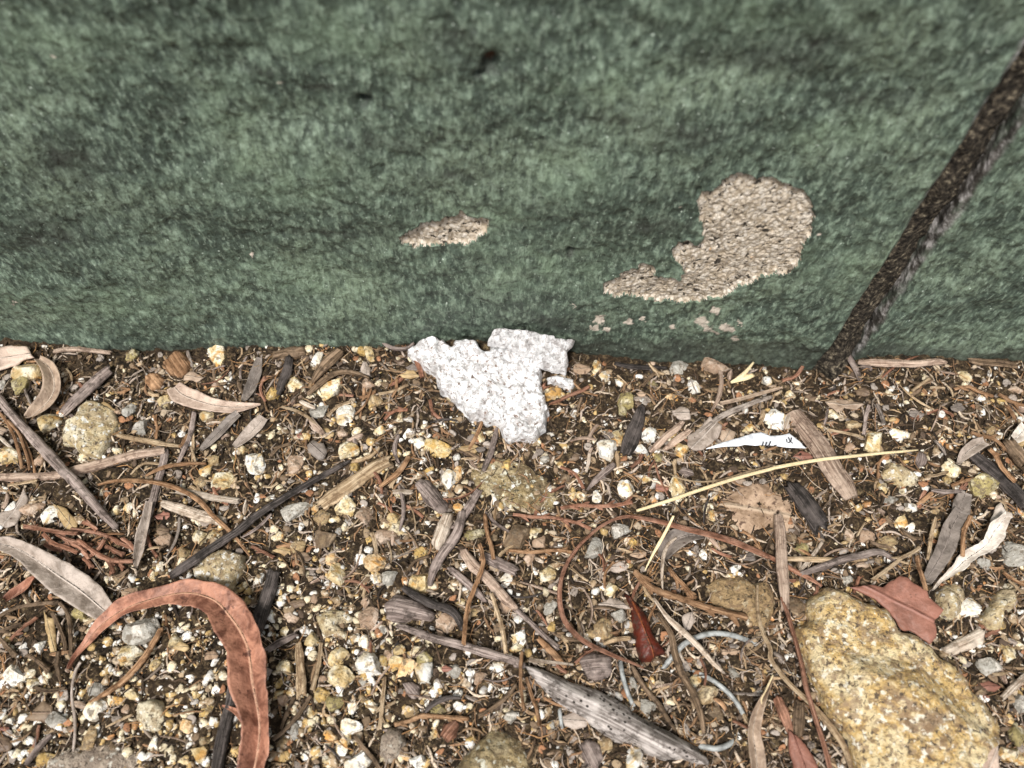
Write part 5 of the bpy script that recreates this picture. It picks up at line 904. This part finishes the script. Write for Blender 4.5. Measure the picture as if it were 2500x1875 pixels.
for k in range(140):
    px, py = rpt(890); a = random.uniform(0, 2*math.pi); l = random.uniform(24, 80); d = np.array([math.cos(a), math.sin(a)]); nn = np.array([-d[1], d[0]]); b = random.uniform(-.2, .2); c0 = np.array([px, py]); mt, cn = random.choice([('orange', 'orange'), ('brown', 'brown'), ('red', 'reddish'), ('tan', 'tan')])
    pts = [c0-d*l/2, c0+nn*b*l, c0+d*l/2]
    if min(p[1] for p in pts) < 875: continue
    o = sprig(pts, random.uniform(5, 8), MW[mt], None, random.choice([0, 1, 2, 3]), 12, lift=random.uniform(1, 3)); AUTO.append((o, px, py, l/2, cn, 'sprig'))

# ------------------------------------------------------------------ labels that single each small thing out
LM = [(1190, 930, 'crumpled foil'), (470, 1440, 'crest of the curved red leaf'), (640, 1620, 'curved red leaf'), (150, 1370, 'twisted grey leaf'), (2190, 1600, 'big ochre rock'), (1205, 1830, 'mossy yellow rock'),
      (1330, 1660, 'head of the weathered log'), (1600, 1800, 'weathered log'), (1850, 1080, 'paper scrap'), (1650, 1220, 'left end of the long straw'), (2200, 1115, 'tip of the long straw'), (1575, 1560, 'crimson pointed leaf'),
      (1800, 1560, 'grey cord'), (2010, 1110, 'wide bark strip'), (2210, 1480, 'rust red leaf piece'), (620, 1220, 'long dark stick'), (225, 1040, 'lumpy cream rock'), (520, 975, 'pale split leaf'), (1240, 1190, 'flat mossy rock'),
      (815, 1515, 'wedge shaped cream stone'), (1000, 1490, 'mauve bark lump'), (735, 1630, 'tan wood splinter'), (2070, 900, 'foot of the wall joint'), (300, 870, 'wall foot on the left'), (750, 870, 'middle of the wall foot'),
      (1580, 900, 'wall foot between foil and joint'), (2380, 890, 'wall foot on the right'), (1400, 1450, 'arched red brown stem'), (1180, 1570, 'long pinkish grey twig'), (1830, 1240, 'matted brown leaf'), (2400, 1360, 'bleached shredded leaf'),
      (2440, 1160, 'thick dark stick'), (530, 1390, 'white and ochre rock'), (365, 1745, 'squarish sandy stone'), (180, 1150, 'crossing of the two left sticks'), (940, 1810, 'rough grey brown stone'), (950, 1200, 'thick brown bark stick'),
      (1560, 1060, 'two parallel pinkish sticks'), (160, 1620, 'pale leaf stalk'), (850, 1360, 'middle of the gravel bed'), (850, 1660, 'lower part of the gravel bed'), (1130, 1400, 'blotched pinkish stick'), (2450, 1820, 'bottom right corner'), (60, 1850, 'bottom left corner')]
ORD = ['biggest', 'second biggest', 'third biggest', 'fourth biggest', 'fifth biggest', 'sixth biggest', 'seventh biggest', 'eighth biggest', 'ninth biggest', 'tenth biggest', 'eleventh biggest', 'twelfth biggest']
gr = {}
for o, px, py, r, cn, kind in AUTO:
    d = [math.hypot(px-a, py-b) for a, b, _ in LM]; i = int(np.argmin(d)); a, b, nm = LM[i]; dx, dy = px-a, py-b
    side = ('right of' if dx > 0 else 'left of') if abs(dx) > abs(dy) else ('below' if dy > 0 else 'above')
    gr.setdefault((cn, kind, side, nm), []).append((r, id(o), o))
ci = {'pebble': 'pebbles scattered in the gritty soil', 'wood chip': 'wood chips scattered in the litter', 'twig': 'small twigs scattered in the litter', 'leaf fragment': 'leaf fragments scattered in the litter', 'sprig': 'dry sprigs scattered in the litter'}
for (cn, kind, side, nm), L in gr.items():
    L.sort(key=lambda a: -a[0])
    for k, (_, _, o) in enumerate(L):
        lb = f'{cn} {kind} {side} the {nm}' if len(L) == 1 else f'{ORD[min(k, 11)]} {cn} {kind} {side} the {nm}'
        tagit(o, lb, kind, ci[kind])

# ------------------------------------------------------------------ masses nobody could count
def scatter(name, n, sub, rfun, cols, mat, label, cat, where, sink=.2, extra=(), flat=1.):
    V0, F0 = sub; forms = [rockform(V0, 900+k, 8, .12) for k in range(10)]; VV = []; FF = []; CC = []; o_ = 0; cols = np.array(cols)
    P = []
    while len(P) < n:
        px, py = random.uniform(-1000, 3500), random.uniform(836, 2300)
        if random.random() < 1-.75*max(0, -px-60, px-2560, (py-1935)*1.5)/900 and where(min(max(px, 60), 2440) if not 0 < px < 2500 else px, py): P.append((px, py, rfun(px, py), None))
    P += list(extra); A = np.array([p[:3] for p in P]); G = at(A[:, 0], A[:, 1], 0.)
    ok = G[:, 1] < -.0012
    for i in np.nonzero(ok)[0]:
        R = A[i, 2]*1.42e-4; V = forms[i % 10]; a = random.uniform(0, 6.3); c, s = math.cos(a), math.sin(a); sc = np.array([1, random.uniform(.6, 1), random.uniform(.6, .9)*flat])*R
        v = V*sc; v = np.stack([v[:, 0]*c-v[:, 1]*s, v[:, 0]*s+v[:, 1]*c, v[:, 2]], 1); t = random.uniform(-.5, .5); v = np.stack([v[:, 0], v[:, 1]*math.cos(t)-v[:, 2]*math.sin(t), v[:, 1]*math.sin(t)+v[:, 2]*math.cos(t)], 1)
        p = G[i].copy(); p[2] += R*(.6-sink)+random.uniform(0, .0006); VV.append(v+p); FF.append(F0+o_); o_ += len(V); c_ = cols[random.randrange(len(cols))]*random.uniform(.75, 1.15); CC.append(np.tile(c_, (len(V), 1)))
    o = mesh_obj(name, np.concatenate(VV), np.concatenate(FF), mat, attrs={'Col': np.concatenate(CC)}, origin=(0, 0, 0)); return tagit(o, label, cat, kind='stuff')
CL = {'white': (.76, .74, .7), 'cream': (.64, .55, .38), 'ochre': (.5, .34, .14), 'tan': (.36, .26, .16), 'brown': (.16, .11, .07), 'grey': (.36, .34, .32), 'mossy': (.34, .29, .13), 'orange': (.5, .25, .1), 'pinkish': (.42, .29, .23)}
GC = [CL['white']]*9+[CL['cream']]*9+[CL['ochre']]*6+[CL['tan']]*7+[CL['brown']]*3+[CL['grey']]+[CL['orange']]
def nz(px, py, s): return float(fbm([px/90, py/90, s], 2))
scatter('gravel', 6300, I2, lambda x, y: random.choice([5, 6, 7, 8, 9, 11, 14]), GC, MGRAIN, 'loose fine gravel of mixed white, cream and tan grains between the pebbles', 'gravel', lambda x, y: random.random() < (dens(x, y)+.05)*(.7+.9*nz(x, y, 1)), extra=GRAV)
scatter('grit', 44000, I1, lambda x, y: random.choice([2, 2.5, 3, 3.5, 4.5]), GC+[CL['brown'], CL['brown'], CL['ochre'], CL['tan']]*6, MGRAIN, 'coarse sandy grit covering the soil all over', 'grit', lambda x, y: random.random() < .35+.65*dens(x, y)+.4*nz(x, y, 2))
scatter('soil_crumbs', 40000, I1, lambda x, y: random.choice([3, 4, 5, 6, 7.5]), [(.04, .028, .018), (.09, .062, .038), (.02, .014, .01), (.2, .14, .08)], MLIT, 'dark brown crumbs of soil lying loose on the ground', 'soil', lambda x, y: random.random() < 1.1-.8*dens(x, y)+.3*nz(x, y, 3))
scatter('leaf_crumbs', 6800, I2, lambda x, y: random.choice([5, 6, 8, 10, 13]), [(.3, .22, .14), (.2, .14, .09), (.1, .07, .05), (.36, .31, .27), (.24, .2, .17), (.34, .17, .09), (.45, .36, .26)], MLIT, 'flat brown and grey crumbs of broken leaves and bark', 'litter', lambda x, y: random.random() < 1.08-.8*dens(x, y)+.3*nz(x, y, 7), flat=.28, sink=-.1)
# fine plant litter: thin bent slivers
def slivers(name, n, cols, label, cat, lmin, lmax, wmin, wmax, lift):
    cols = np.array(cols); VV = []; FF = []; CC = []; o_ = 0; P = []
    while len(P) < n:
        px, py = random.uniform(-1000, 3500), random.uniform(845, 2300)
        if random.random() < 1-.75*max(0, -px-60, px-2560, (py-1935)*1.5)/900 and random.random() < 1.05-.72*dens(px, py)+.3*nz(px, py, 5): P.append((px, py))
    A = np.array(P); G = at(A[:, 0], A[:, 1], 0.); th = np.linspace(0, 2*np.pi, 5, endpoint=False); K = 6
    idx = np.arange(K*5).reshape(K, 5); nx = np.roll(idx, -1, 1); F0 = np.stack([idx[:-1].ravel(), idx[1:].ravel(), nx[1:].ravel(), nx[:-1].ravel()], 1)
    for i in range(n):
        if G[i, 1] > -.003: continue
        l = random.uniform(lmin, lmax)*1e-3; wd = random.uniform(wmin, wmax)*1e-3*.5; a = random.uniform(0, 6.3); b = random.uniform(-.9, .9); tl = random.uniform(-.12, .12)
        t = np.linspace(-.5, .5, K); x = t*l; y = b*l*(t*t-.08)+.12*l*np.array([random.uniform(-1, 1) for _ in t])*.4; r = wd*np.array([.35, .9, 1, 1, .8, .25])
        cx_ = x*math.cos(a)-y*math.sin(a)+G[i, 0]; cy_ = x*math.sin(a)+y*math.cos(a)+G[i, 1]; cz = G[i, 2]+random.uniform(.0004, lift*1e-3)+x*tl; fl = random.choice([.35, .6, 1.])
        v = np.zeros((K, 5, 3))
        for j in range(5): v[:, j, 0] = cx_-math.sin(a)*r*math.cos(th[j]); v[:, j, 1] = np.minimum(cy_+math.cos(a)*r*math.cos(th[j]), -.0006); v[:, j, 2] = cz+r*fl*math.sin(th[j])
        VV.append(v.reshape(-1, 3)); FF.append(F0+o_); o_ += K*5; CC.append(np.tile(cols[random.randrange(len(cols))]*random.uniform(.7, 1.2), (K*5, 1)))
    o = mesh_obj(name, np.concatenate(VV), np.concatenate(FF), MLIT, attrs={'Col': np.concatenate(CC)}, origin=(0, 0, 0)); return tagit(o, label, cat, kind='stuff')
LC = [(.12, .075, .04), (.26, .17, .1), (.05, .034, .022), (.4, .28, .17), (.27, .16, .09), (.42, .34, .28), (.24, .19, .15), (.58, .47, .36), (.07, .045, .028), (.03, .022, .016)]
slivers('plant_litter', 17000, LC, 'fine brown and grey plant litter strewn over the soil', 'litter', 2, 9, .35, 1.1, 2.0)
slivers('fine_fibres', 7000, LC[3:]+[(.4, .22, .1)]*2, 'fine dry fibres and needles mixed into the litter', 'litter', 3, 13, .18, .4, 2.6)
